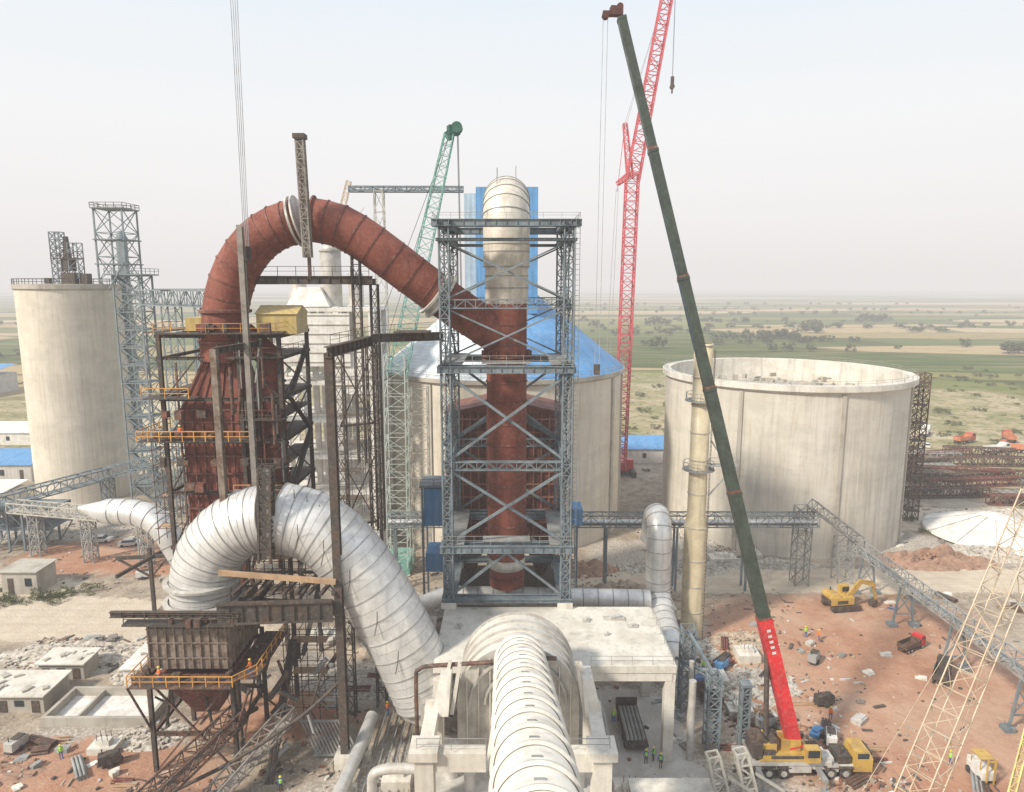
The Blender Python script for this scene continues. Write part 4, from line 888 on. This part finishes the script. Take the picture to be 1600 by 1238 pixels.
m=MB();m.mast((-20.2,121,36),(-10.4,121,76.6),3.2,1.5,24,.17,.09);m.make('boom',latgreen,s)
m=MB();m.box((-9.7,121,77.2),(1.9,1.4,1.5),.4);m.cyl((-9.1,120.2,77.6),(-9.1,121.8,77.6),.9,n=16);m.cyl((-10.4,120.2,76.4),(-10.4,121.8,76.4),.7,n=16);m.make('boom_head',M('dark_teal_paint',(.03,.12,.09),dust=.1),s)
m=MB();m.mast((-20.6,121,1.5),(-20.3,121,40),3.6,3.6,16,.17,.09);m.make('mast',M('pale_green_lattice',(.45,.53,.49),(.48,.52,.48)),s)
m=MB();m.mast((-16.5,122,1.5),(-16.5,122,34),3.0,3.0,14,.16,.09);m.make('mast_extension',steel_pale,s)
for e in(0,.5,1):MB().cyl((-9.1+e*.2,121,76.5),(-8.8+e*.2,121,50),.04,n=5).make('rope',carbon,s)
for a in((-24,124,44),(-23,124,40)):MB().cyl((-10.2,121,77),a,.05,n=5).make('rope',carbon,s)
m=MB();m.box((-21,123,1.2),(5,7,2.4));m.make('undercarriage',latgreen,s)
s=T('distant_jib','thin pale red lattice jib peeking above red duct','crane',(-40,170,0))
m=MB();m.mast((-43,170,60),(-38.4,170,76),1.4,1.0,9,.18,.1);m.beam((-43,170,60),(-35,170,70),.15);m.make('jib_lattice',latpale,s)
m=MB();m.mast((-43,170,0),(-43,170,60),1.8,1.8,24,.2,.12);m.make('mast',latpale,s)
s=T('pale_lattice_boom','pale sand-coloured lattice crane boom crossing over red yard','crane',(30,47,0))
m=MB();m.mast((24,44,0),(42.8,54.5,35),2.2,2.0,24,.09,.05);m.make('boom_lattice',latpale,s)
for a in((36,52,12),(28,50,12)):MB().cyl((42.8,54.5,35),a,.025,n=5).make('guy_rope',latpale,s)
s=T('yellow_boom','thin yellow lattice boom leaning over the yard','crane',(40,48,0))
m=MB();m.mast((32,42.6,0),(48,58,19),.5,.5,28,.11,.05);m.make('boom_lattice',latyel,s);MB().beam((48,58,19),(53,63,27),.25).make('boom_tip',latyel,s)
# ---------------------------------------------------------------- excavator
def excavator(loc,rz,label):
    s=T('excavator',label,'excavator',(0,0,0))
    for e in(-1,1):
        m=MB();pr=[(-2.1,.15),(-2.4,.5),(-2.1,.9),(2.1,.9),(2.4,.5),(2.1,.15)]
        vs=[(x,e*1.2-.3,z) for x,z in pr]+[(x,e*1.2+.3,z) for x,z in pr]
        m.add(vs,[(0,1,2,3,4,5)[::-1],(6,7,8,9,10,11)]+[(i,(i+1)%6,6+(i+1)%6,6+i) for i in range(6)])
        m.cyl((-1.8,e*1.2-.34,.52),(-1.8,e*1.2+.34,.52),.3,n=12);m.cyl((1.8,e*1.2-.34,.52),(1.8,e*1.2+.34,.52),.3,n=12);m.make('crawler_track',steel_dark,s)
    m=MB();m.box((-.6,0,1.6),(3.6,2.5,1.1));m.frust((-1.7,0,2.15),(1.6,2.5),(-1.6,0,2.7),(1.2,2.2));m.cyl((0,0,.7),(0,0,1.1),.8,n=16);m.make('engine_body',yellow,s)
    m=MB();m.box((-2.45,0,1.5),(.12,2.3,.7));m.box((-.6,-1.27,1.5),(1.6,.05,.5));m.cyl((-1.5,.6,2.6),(-1.5,.6,3.2),.09,n=8);m.make('grille_and_exhaust',steel_dark,s)
    m=MB();m.box((.7,.75,2.5),(1.3,.95,1.6));m.make('operator_cab',yellow,s)
    m=MB();m.box((1.36,.75,2.7),(.05,.8,1.));m.box((.7,1.24,2.7),(1,.05,.9));m.box((.7,.26,2.8),(1,.05,.7));m.make('cab_window',glass,s)
    m=MB();m.beam((.9,-.2,1.9),(2.8,-.2,4.2),.4,.7);m.beam((2.7,-.2,4.15),(4.9,-.2,3.4),.38,.55);m.cyl((1.2,-.2,1.6),(2.6,-.2,3.3),.1,n=8);m.make('boom',yellow,s)
    m=MB();m.beam((4.7,-.2,3.7),(5.4,-.2,1.1),.32,.45);m.cyl((3.4,-.2,4.2),(4.8,-.2,3.9),.09,n=8);m.make('stick',yellow,s)
    m=MB();vs=[(5.4,y,1.2) for y in(-.7,.3)]+[(4.6,y,.9) for y in(-.7,.3)]+[(4.5,y,.3) for y in(-.7,.3)]+[(5.2,y,.05) for y in(-.7,.3)]
    m.add(vs,[(0,1,3,2),(2,3,5,4),(4,5,7,6),(0,2,4,6),(1,7,5,3)]);m.make('bucket',steel_dark,s)
    s.location=loc;s.rotation_euler=(0,0,rz);return s
excavator((53.5,106.5,0),.15,'yellow crawler excavator with lowered bucket on red soil').scale=(1.1,)*3
o=excavator((170,196,0),2.4,'yellow crawler excavator working beside steel storage yard');o.scale=(1.3,)*3
# ---------------------------------------------------------------- small vehicles
def truck(loc,rz,cabm,bedm,label,grp=None,sc=1):
    s=T('truck',label,'truck',(0,0,0),grp)
    MB().box((0,0,.85),(7,1.,.35)).make('chassis',steel_dark,s)
    m=MB();m.box((2.7,0,1.6),(1.7,2.3,1.5));m.frust((2.7,0,2.35),(1.7,2.3),(2.55,0,3),(1.3,2.1));m.make('cab',cabm,s)
    m=MB();m.box((3.52,0,2.4),(.12,1.9,.6));m.box((2.7,-1.13,2.5),(1,.12,.5));m.box((2.7,1.13,2.5),(1,.12,.5));m.make('window',glass,s)
    m=MB();m.box((-.9,0,1.15),(5,2.3,.15));[m.box((-.9,e*1.12,1.7),(5,.08,1)) for e in(-1,1)];m.box((-3.38,0,1.7),(.08,2.3,.98));m.box((1.56,0,1.9),(.08,2.3,1.4));m.make('cargo_bed',bedm,s)
    for xx in(2.6,-1.3,-2.5):
        for e in(-1,1):
            m=MB();m.cyl((xx,e*.85,.5),(xx,e*1.15,.5),.5,n=16);m.cur=1;m.cyl((xx,e*1.1,.5),(xx,e*1.18,.5),.25,n=12);m.make('wheel',[rubber,silvdirt],s)
    s.location=loc;s.rotation_euler=(0,0,rz);s.scale=(sc,)*3;return s
tr=truck((150,226,0),.4,M('faded_red_paint',(.5,.1,.07),(.4,.08,.05),dust=.4),M('faded_orange_paint',(.55,.2,.09),(.42,.14,.07),dust=.4),'faded red tipper truck parked beside distant steel yard','trucks parked in steel yard',1.1)
for l,a in(((158,214,0),2.4),((167,229,0),1.2)):dup(tr,l,a,1.1)
tw=truck((144,238,0),.9,whitep,whitep,'white truck parked beside distant steel yard','trucks parked in steel yard',1.1)
dup(tw,(151,212,0),.2,1.1);dup(tw,(172,220,0),2,1.1)
truck((57.5,93.5,0),.5,crred,steel_rust,'compact red dumper standing under conveyor',None,.65)
truck((57.4,86,0),.9,steel_dark,steel_dark,'dark grey dumper parked under conveyor trestle',None,.75)
truck((24.5,81,0),1.9,M('dusty_blue_paint',(.07,.13,.3),dust=.4),steel_rust,'dusty blue flatbed truck parked beside concrete deck',None,.75)
def car(loc,rz,mat,label,grp):
    s=T('parked_car',label,'car',(0,0,0),grp)
    m=MB();m.box((0,0,.6),(4.2,1.7,.6));m.frust((-.2,0,.9),(2.6,1.65),(-.25,0,1.45),(1.7,1.4));m.make('body',mat,s)
    m=MB();m.frust((-.2,0,.93),(2.66,1.69),(-.23,0,1.38),(1.86,1.47));m.make('window',glass,s)
    for xx in(1.3,-1.3):
        for e in(-1,1):MB().cyl((xx,e*.68,.32),(xx,e*.88,.32),.32,n=14).make('wheel',rubber,s)
    s.location=loc;s.rotation_euler=(0,0,rz);return s
c1=car((-84,136,0),.1,whitep,'white car parked on dusty red soil','cars parked in yard')
for l,a in(((-77,134,0),.3),((-130,210,0),1),((58,205,0),.5),((128,214,0),.2),((134,220,0),1.2)):dup(c1,l,a)
s=T('forklift','white and yellow forklift standing on red soil','forklift',(50,67,0))
m=MB();m.box((50,67,1),(1.5,2.4,.9));m.box((50,68.1,1.2),(1.4,.6,1.1));m.make('body',whitep,s)
m=MB();[m.beam((50+a,67+b,1.4),(50+a,67+b,2.7),.09) for a in(-.65,.65) for b in(-.7,.8)];m.box((50,67.05,2.74),(1.5,1.7,.08));m.make('overhead_guard',yellow,s)
m=MB();[m.beam((50+a,65.6,.2),(50+a,65.6,3.2),.14) for a in(-.4,.4)];m.beam((49.5,65.6,2.9),(50.5,65.6,2.9),.1);m.make('lift_mast',yellow,s)
for e in(-.35,.35):MB().box((50+e,64.9,.25),(.15,1.2,.07)).make('fork',steel_dark,s)
for a in(-.7,.7):
    for b in(-.8,.9):
        MB().cyl((50+a-.15,67+b,.4),(50+a+.15,67+b,.4),.4,n=14).make('wheel',rubber,s)
s=T('flatbed_trailer','dark flatbed trailer loaded with pale pipes under deck','trailer',(14,74.5,0))
m=MB();m.box((14,74.5,1),(2.6,7.5,.3));m.box((14,78.4,1.6),(2.6,.15,1));m.make('bed',steel_dark,s)
for a in(-1.1,1.1):
    for b in(72,73.4,77):MB().cyl((14+a-.15,b,.5),(14+a+.15,b,.5),.5,n=14).make('wheel',rubber,s)
for i in range(5):MB().cyl((13.1+i*.45,71.5,1.35),(13.1+i*.45,77.6,1.35),.2,n=8).make('pipe_load',steel_grey,s)
# towed generators / compressors
for i,(x,y,rz,mt) in enumerate(((30,75.5,.4,steel_grey),(36.5,72.5,1.2,whitep),(39,80,.2,steel_dark),(28.5,88,.8,bluesheet),(33,70.5,.1,steel_rust),(-44,69,.5,steel_dark),(-56,71.5,1.4,silvdirt),(42,90,.9,steel_grey),(-66,118,.3,whitep))):
    s=T('towed_generator','towed diesel generator set standing on dusty yard','generator',(x,y,0),'generators in the yard')
    BASE[s.name]=V((0,0,0))
    MB().box((0,0,.95),(2.2,1.1,1.0)).make('canopy',mt,s);MB().box((.3,0,1.5),(1.2,.9,.12)).cyl((-.7,.2,1.4),(-.7,.2,2.0),.06,n=8).make('exhaust_and_lid',steel_dark,s)
    MB().box((0,0,.42),(2.5,.9,.1)).beam((1.2,0,.45),(2.1,0,.4),.08).make('drawbar_frame',steel_dark,s)
    for e in(-1,1):MB().cyl((0,e*.55,.32),(0,e*.72,.32),.32,n=12).make('wheel',rubber,s)
    s.rotation_euler=(0,0,rz)
# bundles of pipe and beams in the yard
for i in range(34):
    zx=R.choice(((26,40,70,80),(24,36,84,100),(-66,-42,62,73),(68,100,104,112),(36,50,62,70),(76,100,118,130),(-26,-14,94,104),(14,28,98,110)))
    x=R.uniform(zx[0],zx[1]);y=R.uniform(zx[2],zx[3]);a=R.uniform(0,3.14);l=R.uniform(1.5,4.2);dx,dy=math.cos(a)*l/2,math.sin(a)*l/2;m=MB();px,py=-math.sin(a),math.cos(a)
    pipe=R.random()<.5
    for k in range(6):
        r_=.16;ox=(k%3-1)*r_*2.15+(.16 if k>2 else 0);oz=r_+ (k//3)*r_*1.8
        A_=(x-dx+px*ox,y-dy+py*ox,oz);B_=(x+dx+px*ox,y+dy+py*ox,oz)
        if pipe:m.cyl(A_,B_,r_,n=8)
        else:m.beam(A_,B_,r_*1.7)
    m.make('pipe_bundle' if pipe else 'beam_bundle',R.choice((steel_rust,steel_grey,steel_dark,red_dark)),base=(x,y,0),label='stacked bundle of steel '+('pipes' if pipe else 'beams')+' lying on the yard',cat='steel stock',group='steel bundles in the yard')
# ---------------------------------------------------------------- steel stock
for i in range(22):
    m=MB();x=118+R.uniform(-12,26);y=158+i*2.6;L_=R.uniform(16,32);a=R.uniform(-.25,.35)
    m.gallery((x-L_/2,y,.2),(x+L_/2,y+L_*a,.2),R.uniform(1.6,3),R.uniform(1.4,2.6),12,.28,.18,False)
    m.make('stored_steel_truss',(steel_rust,red_dark,steel_grey,steel_rust,brownplate)[i%5],base=(x,y,0),label='rusty fabricated steel truss lying in storage yard',cat='steel truss',group='trusses stacked in yard')
s=T('white_roof_segment','low white conical roof segment lying on ground','roof segment',(101,140,0))
m=MB();m.lathe([(13,.4),(12.8,.9),(3,4.2),(0.01,4.6)],(101,140,0),40,False);m.make('roof_shell',wallw,s)
m=MB();[m.beam((101+13*math.cos(a*.52),140+13*math.sin(a*.52),1),(101+2.8*math.cos(a*.52),140+2.8*math.sin(a*.52),4.4),.1) for a in range(12)];m.make('roof_rib',silvdirt,s)
# ---------------------------------------------------------------- foreground yard items
s=T('inclined_brown_conveyor','rusty inclined lattice conveyor running down from hopper','conveyor',(-30,62,0))
MB().gallery((-29.5,69,5.4),(-34.5,54,4.2),1.8,1.6,9,.18,.1).make('gallery_truss',steel_rust,s);MB().gallery((-24,70,5.4),(-31,58,.6),1.5,1.4,9,.16,.1).make('gallery_truss',greyplate,s)
s=T('sloping_service_pipe','long thin dark pipe sloping down beside column','pipe',(-25,66,0))
m=MB();m.sweep(catmull([(-34,62,2.2),(-28,64,4.4),(-22,67,7.3),(-18.8,69,9.6)],4),.2,8);m.make('pipe_run',steel_dark,s)
for i in range(6):
    m=MB();x=-16.4+i*.9;m.beam((x,50,.5),(x+.2,78,.5),.12,.16)
    m.make('ground_rail',steel_grey,base=(x,62,0),label='long grey steel rail laid along yard',cat='rail',group='rails laid along the yard')
s=T('silver_ground_pipe','silver pipe running low along ground','pipe',(-17,64,0))
m=MB();m.sweep(catmull([(-18,56,1.4),(-17.5,62,1.4),(-16.9,68,1.6),(-16.2,74,2.6)],4),.7,18);m.make('pipe_run',silver,s)
for i in range(3):MB().box((-17.6+i*.5,60+i*5,.4),(2,.6,.8)).make('saddle',concw,s)
s=T('steel_grating','grey slotted steel grating panel leaning on concrete','grating',(-21.5,72,0))
m=MB()
for i in range(12):m.beam((-24.2+i*.42,73,2.6),(-21.6+i*.42,70,.5),.14)
m.beam((-24.4,73,2.6),(-19.4,73,2.6),.2);m.beam((-22,70,.5),(-16.8,70,.5),.2);m.make('slat_panel',steel_grey,s)
for i,(x,y,a,b,h) in enumerate(((26,85.5,5,3,.8),(33,91,3,3,1.2),(24,105,4,4,1.4),(-22,100,6,3,1.2),(-13,98,3,5,1.6),(40,126,5,3,1.),(46,127,3,3,1.4),(-12,66,3,3,1.4),(-10.5,60,2.4,4,2.2),(12,63,3,5,1.2),(28,78.6,3,2,.7),(-28,96,4,4,1.),(-46,71.5,3,2,.8))):
    s=T('foundation_block','pale cast concrete foundation block with starter bars','foundation',(x,y,0),'foundation blocks in the yard')
    MB().box((x,y,h/2),(a,b,h)).make('footing',concw,s);MB().box((x,y,h+.3),(a*.5,b*.5,.6)).make('pedestal',concw,s)
    m=MB();[m.beam((x+u*a*.2,y+v_*b*.2,h+.5),(x+u*a*.2,y+v_*b*.2,h+1.4),.05) for u in(-1,0,1) for v_ in(-1,1)];m.make('starter_bars',steel_rust,s)
cols=[wallw,greyplate,steel_grey,wood,concw,red_dark,bluesheet,silvdirt]
nm={0:'white_sheet',1:'steel_plate',2:'steel_plate',3:'timber_stack',4:'concrete_block',5:'rusty_beam',6:'blue_sheet',7:'scrap_plate'}
for i in range(150):
    zone=R.choice(((24,44,70,96),(24,40,69,84),(-64,-40,62,73),(18,22,62,82),(-26,-12,74,100),(36,70,62,112),(-68,-52,90,97),(8,30,96,110),(60,100,105,112),(-20,12,98,122),(70,105,126,150)))
    x=R.uniform(zone[0],zone[1]);y=R.uniform(zone[2],zone[3]);k=R.choice((0,1,2,4,5,7,1,7,3,1,4));rz=R.uniform(0,3.1);mm=MB()
    if i%40==0:k=6
    l=R.uniform(.6,2.2);w_=R.uniform(.4,1.3);h=R.choice((.06,.1,.2,.5))
    if k in(3,5):
        for j in range(4):mm.beam((x-l,y+j*.22,.1+.12*(j%2)),(x+l,y+j*.22+R.uniform(-.3,.3),.1+.12*(j%2)),.13)
    else:
        mm.box((x,y,h/2),(l,w_,h),rz);mm.box((x+.3,y+.2,h+.07),(l*.7,w_*.6,.12),rz+R.uniform(-.5,.5))
    mm.make(nm[k],cols[k],base=(x,y,0),label=nm[k].replace('_',' ')+' lying loose on the dusty yard',cat='debris',group='loose material lying in the yard')
litter=[M('pale_litter',(.6,.57,.52),dust=0,streak=0),M('dark_litter',(.11,.09,.08),dust=0,streak=0),M('rust_litter',(.28,.13,.08),dust=0,streak=0),M('tan_litter',(.42,.34,.26),dust=0,streak=0)]
m=MB()
for i in range(8500):
    z=R.choice(((-66,-18,60,74),(22,46,62,114),(24,42,64,82),(-26,16,60,124),(40,75,62,112),(-30,20,96,126),(70,135,126,160),(-110,-60,112,160),(-70,-50,88,97),(26,50,124,150)))
    x=R.uniform(z[0],z[1]);y=R.uniform(z[2],z[3])
    if z==(40,75,62,112) and R.random()<.7:continue
    if noise.noise(V((x*.11,y*.11,3)))<0 and R.random()<.8:continue
    m.cur=R.choice((0,1,1,2,3,3,3));q=R.uniform(.06,.42);l=q*R.choice((1,1,1.5,4));m.box((x,y,q*.2),(l,q*R.uniform(.4,1),q*R.uniform(.3,.9)),R.uniform(0,3.1))
m.make('site_litter',litter,kind='stuff',label='small stones, offcuts and scraps scattered over the yard')
def mound(cx,cy,rx,ry,h,mat,chips,seed,name='rubble_heap'):
    m=MB();n=26;vs=[];
    for j in range(n+1):
        for i in range(n+1):
            a=(i/n*2-1);b=(j/n*2-1);d=math.sqrt(a*a+b*b);f=max(0,1-d)**.8
            z=f*h*(.5+1.1*noise.noise(V((a*3+seed,b*3,seed))))+f*.5*noise.noise(V((a*9,b*9,seed)))*h-.05
            vs.append((cx+a*rx,cy+b*ry,max(z,-.05)))
    m.add(vs,[(j*(n+1)+i,j*(n+1)+i+1,(j+1)*(n+1)+i+1,(j+1)*(n+1)+i) for j in range(n) for i in range(n)],False)
    for i in range(chips):
        a=R.uniform(0,6.28);d=R.random()**.7;x=cx+math.cos(a)*d*rx;y=cy+math.sin(a)*d*ry;q=R.uniform(.12,.55)
        m.box((x,y,max(0,(1-d))*h*.5+.1),(q,q*R.uniform(.4,1),q*R.uniform(.3,.8)),R.uniform(0,3))
    m.make(name,mat,base=(cx,cy,0),kind='stuff',label='heap of broken rubble and soil on the yard')
rubm=M('rubble_mix',(.56,.52,.46),(.32,.28,.23),sc=1.5,rough=1,dust=.5,streak=0,bump=.6)
soilm=M('brown_soil',(.37,.22,.15),(.27,.16,.11),sc=1.,rough=1,dust=.4,streak=0,bump=.6)
tansoil=M('tan_soil',(.48,.39,.3),(.35,.28,.2),sc=1.,rough=1,dust=.4,streak=0,bump=.6)
for a in((-62,92,11,3.5,2.2,rubm,260,1),(-51,87,3,3,1.2,rubm,80,2),(-42,74,4,3,1,rubm,100,3),(24,92,6,6,1.2,rubm,200,4),(18,112,9,4,2.4,tansoil,120,5),(80,126,12,5,3,soilm,120,6),
          (-70,128,9,3,2,soilm,60,7),(32,84,6,5,.9,rubm,160,8),(30,122,10,4,2.4,rubm,140,9),(-36,62,10,4,.8,soilm,100,10),(94,130,14,5,2.5,rubm,160,11),(-92,107,10,3,1.4,tansoil,60,12),(36,140,7,10,4,rubm,80,13),(46,124,12,2.5,1.8,rubm,120,14),(-20,96,9,6,1.5,tansoil,100,15),
          (-14,108,9,5,2,rubm,120,16),(12,122,8,4,2.2,soilm,100,17),(-58,68,8,3,.8,soilm,80,19),(34,96,5,3,1,tansoil,80,20),(110,150,18,7,2.5,rubm,140,21)):
    mound(*a)
# ---------------------------------------------------------------- people
def person(pose,shirt,label):
    me=bpy.data.meshes.new('person');ob=bpy.data.objects.new('person',me);C.objects.link(ob)
    ly=.12 if pose==1 else .02
    J=[((0,0,.95),.15),((0,0,1.12),.13),((0,0,1.32),.16),((0,0,1.47),.08),((0,0,1.55),.055),((0,.01,1.64),.09),((0,.01,1.72),.085),
       ((-.1,0,.9),.1),((-.11,ly,.5),.065),((-.12,-ly,.1),.045),((-.12,-ly+.14,.04),.035),
       ((.1,0,.9),.1),((.11,-ly,.5),.065),((.12,ly*-2,.1),.045),((.12,ly*-2+.14,.04),.035)]
    E=[(0,1),(1,2),(2,3),(3,4),(4,5),(5,6),(0,7),(7,8),(8,9),(9,10),(0,11),(11,12),(12,13),(13,14)]
    for e in(-1,1):
        f=.25 if pose==1 or e==1 else .04;b=len(J)
        J+= [((e*.19,0,1.42),.06),((e*.25,.02,1.14),.045),((e*.25,.06+f,.93),.035),((e*.25,.1+f,.88),.03)]
        E+= [(2,b),(b,b+1),(b+1,b+2),(b+2,b+3)]
        for k in range(4):
            J.append(((e*.25+(-.03+.02*k),.15+f,.82-.006*(k%2)),.009));E.append((b+3,b+4+k))
        J.append(((e*.21,.13+f,.88),.01));E.append((b+3,b+8))
    me.from_pydata([j[0] for j in J],E,[]);me.update()
    ob.modifiers.new('s','SKIN');ob.modifiers.new('u','SUBSURF').levels=1
    for i,j in enumerate(J): me.skin_vertices[0].data[i].radius=(j[1],j[1])
    me.skin_vertices[0].data[0].use_root=True
    dg=bpy.context.evaluated_depsgraph_get();nm=bpy.data.meshes.new_from_object(ob.evaluated_get(dg));ob.modifiers.clear();ob.data=nm
    for mt in(skin,shirt,bluecl if shirt!=bluecl else steel_dark):nm.materials.append(mt)
    for p in nm.polygons:
        c=p.center;p.use_smooth=True
        p.material_index=0 if (c.z>1.5 or (abs(c.x)>.17 and c.z<.95 and c.z>.7)) else (1 if c.z>.92 else 2)
    ob['label']=label;ob['category']='person';ob['group']='workers on the site'
    m=MB();m.lathe([(.135,1.69),(.125,1.74),(.09,1.8),(.01,1.83)],(0,.01,0),14);m.lathe([(.17,1.69),(.1,1.7)],(0,.02,0),14,False);h=m.make('hard_hat',helm,None)
    h.parent=ob
    m=MB();m.lathe([(.185,1.0),(.19,1.2),(.2,1.36),(.1,1.45)],(0,0,0),14)
    h=m.make('safety_vest',vest if shirt!=vesto else vesto,None);h.parent=ob;h.scale=(1,.85,1)
    return ob
pa=person(0,bluecl,'worker in blue overalls and helmet standing on site');pb=person(1,vesto,'worker in orange vest walking across yard');pc=person(0,vest,'worker in green vest standing under concrete deck')
pa.location=(14.7,69.2,0);pb.location=(-15.2,78,.0);pc.location=(12.2,76.5,0)
for l in((16.2,68.6,0),(15.6,69.6,0),(28.5,72.5,0),(-24,65,0)):dup(pa,l,R.uniform(0,6))
for l in((45.3,96,0),(-14.5,80.5,0),(-36.5,66.6,11.3),(38.5,77,0),(-27.6,68,11.35),(-39,80.2,33.9)):dup(pb,l,R.uniform(0,6))
for l in((26,87.6,0),(43.8,97,0),(-50,70,0),(48,69,0)):dup(pc,l,R.uniform(0,6))
# ---------------------------------------------------------------- vegetation
bark=M('bark',(.14,.11,.08),dust=0)
def leafm(name,c):
    t=NT(name);oi=t.n('ShaderNodeObjectInfo').outputs['Random'];g=t.n('ShaderNodeNewGeometry').outputs['Position']
    n=t.noise(g,.35,3);col=t.mix(t.mr(n,.35,.65),c,tuple(q*1.8 for q in c));col=t.mix(t.ma('MULTIPLY',oi,.4),col,(.12,.12,.05))
    t.set(t.b.inputs['Base Color'],col);t.b.inputs['Roughness'].default_value=.9;return t.m
leaf=leafm('foliage',(.04,.058,.025));leafd=leafm('dry_foliage',(.08,.09,.04))
def treemesh(seed,h,bush=False):
    r=random.Random(seed);m=MB()
    if not bush:
        m.cyl((0,0,0),(.1,0,h*.4),h*.03,h*.02,7)
        for i in range(5):
            a=r.uniform(0,6.28);m.cyl((.1,0,h*.35),(math.cos(a)*h*.22,math.sin(a)*h*.22,h*.65),h*.014,h*.005,5)
    m.cur=1
    for c in range(20):
        a=r.uniform(0,6.28);rr=h*(.55 if not bush else .8)*math.sqrt(r.random());z=h*(r.uniform(.22,.9) if not bush else r.uniform(.1,.6));cr=h*r.uniform(.12,.22);cc=V((math.cos(a)*rr,math.sin(a)*rr,z))
        for k in range(34):
            d=V((r.gauss(0,1),r.gauss(0,1),r.gauss(0,.8))).normalized()*cr*r.uniform(.6,1.1);p=cc+d
            n1=V((r.gauss(0,1),r.gauss(0,1),r.gauss(0,1))).normalized();n2=n1.cross(V((r.gauss(0,1),r.gauss(0,1),r.gauss(0,1)))).normalized();q=h*.045
            m.add([p-n1*q,p+n2*q,p+n1*q,p-n2*q],[(0,1,2,3)])
    return m
tv=[treemesh(i,7.5).make('field_tree',[bark,leaf],base=(0,0,0),label='round dusty green tree standing in farm field',cat='tree',group='trees in the fields') for i in range(5)]
bv=[treemesh(20+i,2.4,True).make('scrub_bush',[bark,leafd],base=(0,0,0),label='low dusty green scrub bush',cat='bush',group='scrub bushes') for i in range(3)]
cnt={'t':0,'b':0}
def put(src,x,y,sc,k='t'):
    cnt[k]+=1
    L_=tv if k=='t' else bv
    if cnt[k]<=len(L_): n=L_[cnt[k]-1]
    elif cnt[k]>298: return
    else: n=src.copy();C.objects.link(n)
    n.location=(x,y,0);n.rotation_euler=(0,0,R.uniform(0,6.28));n.scale=(sc*R.uniform(.9,1.4),sc,sc*R.uniform(.6,1.))
spots=[(255,675,9),(270,640,4),(222,660,4),(235,540,4),(140,720,4),(330,760,4),(370,850,5),(390,530,5),(180,900,5),(460,780,4),(300,980,6),(520,1000,6),(-420,700,4),(-500,560,4),(120,560,1),(560,640,3),(90,860,3)]
for x,y,n in spots:
    for k in range(n): put(R.choice(tv),x+R.gauss(0,5+y*.012),y+R.gauss(0,y*.012),R.uniform(.8,1.6))
for x0,y0,x1,y1,n in((120,610,330,640,12),(200,820,640,870,20),(60,1000,520,960,20),(300,1200,1000,1290,22),(80,1450,800,1420,20),(440,560,560,720,10),(-700,900,-420,860,12),(-420,470,-330,520,5),(150,760,260,745,8),(90,1750,1100,1850,20)):
    for k in range(n):
        t=(k+R.uniform(-.4,.4))/n;put(R.choice(tv),x0+(x1-x0)*t+R.gauss(0,6),y0+(y1-y0)*t+R.gauss(0,8),R.uniform(.5,1.3))
for i in range(60):
    y=R.uniform(500,1700);put(R.choice(tv),R.choice((1,1,1,-1))*R.uniform(.08,.78)*y,y,R.uniform(.4,1.1))
for i in range(290):
    if i<190: x,y=R.uniform(115,330),R.uniform(195,430)
    elif i<215: x,y=R.uniform(85,135),R.uniform(140,190)
    elif i<235: x,y=R.uniform(-96,-66),R.uniform(107,114)
    elif i<255: x,y=R.uniform(-270,-130),R.uniform(200,380)
    else: x,y=R.uniform(30,75),R.uniform(185,420)
    put(R.choice(bv),x,y,R.uniform(.5,1.7)*(1 if not 215<=i<235 else .5),'b')
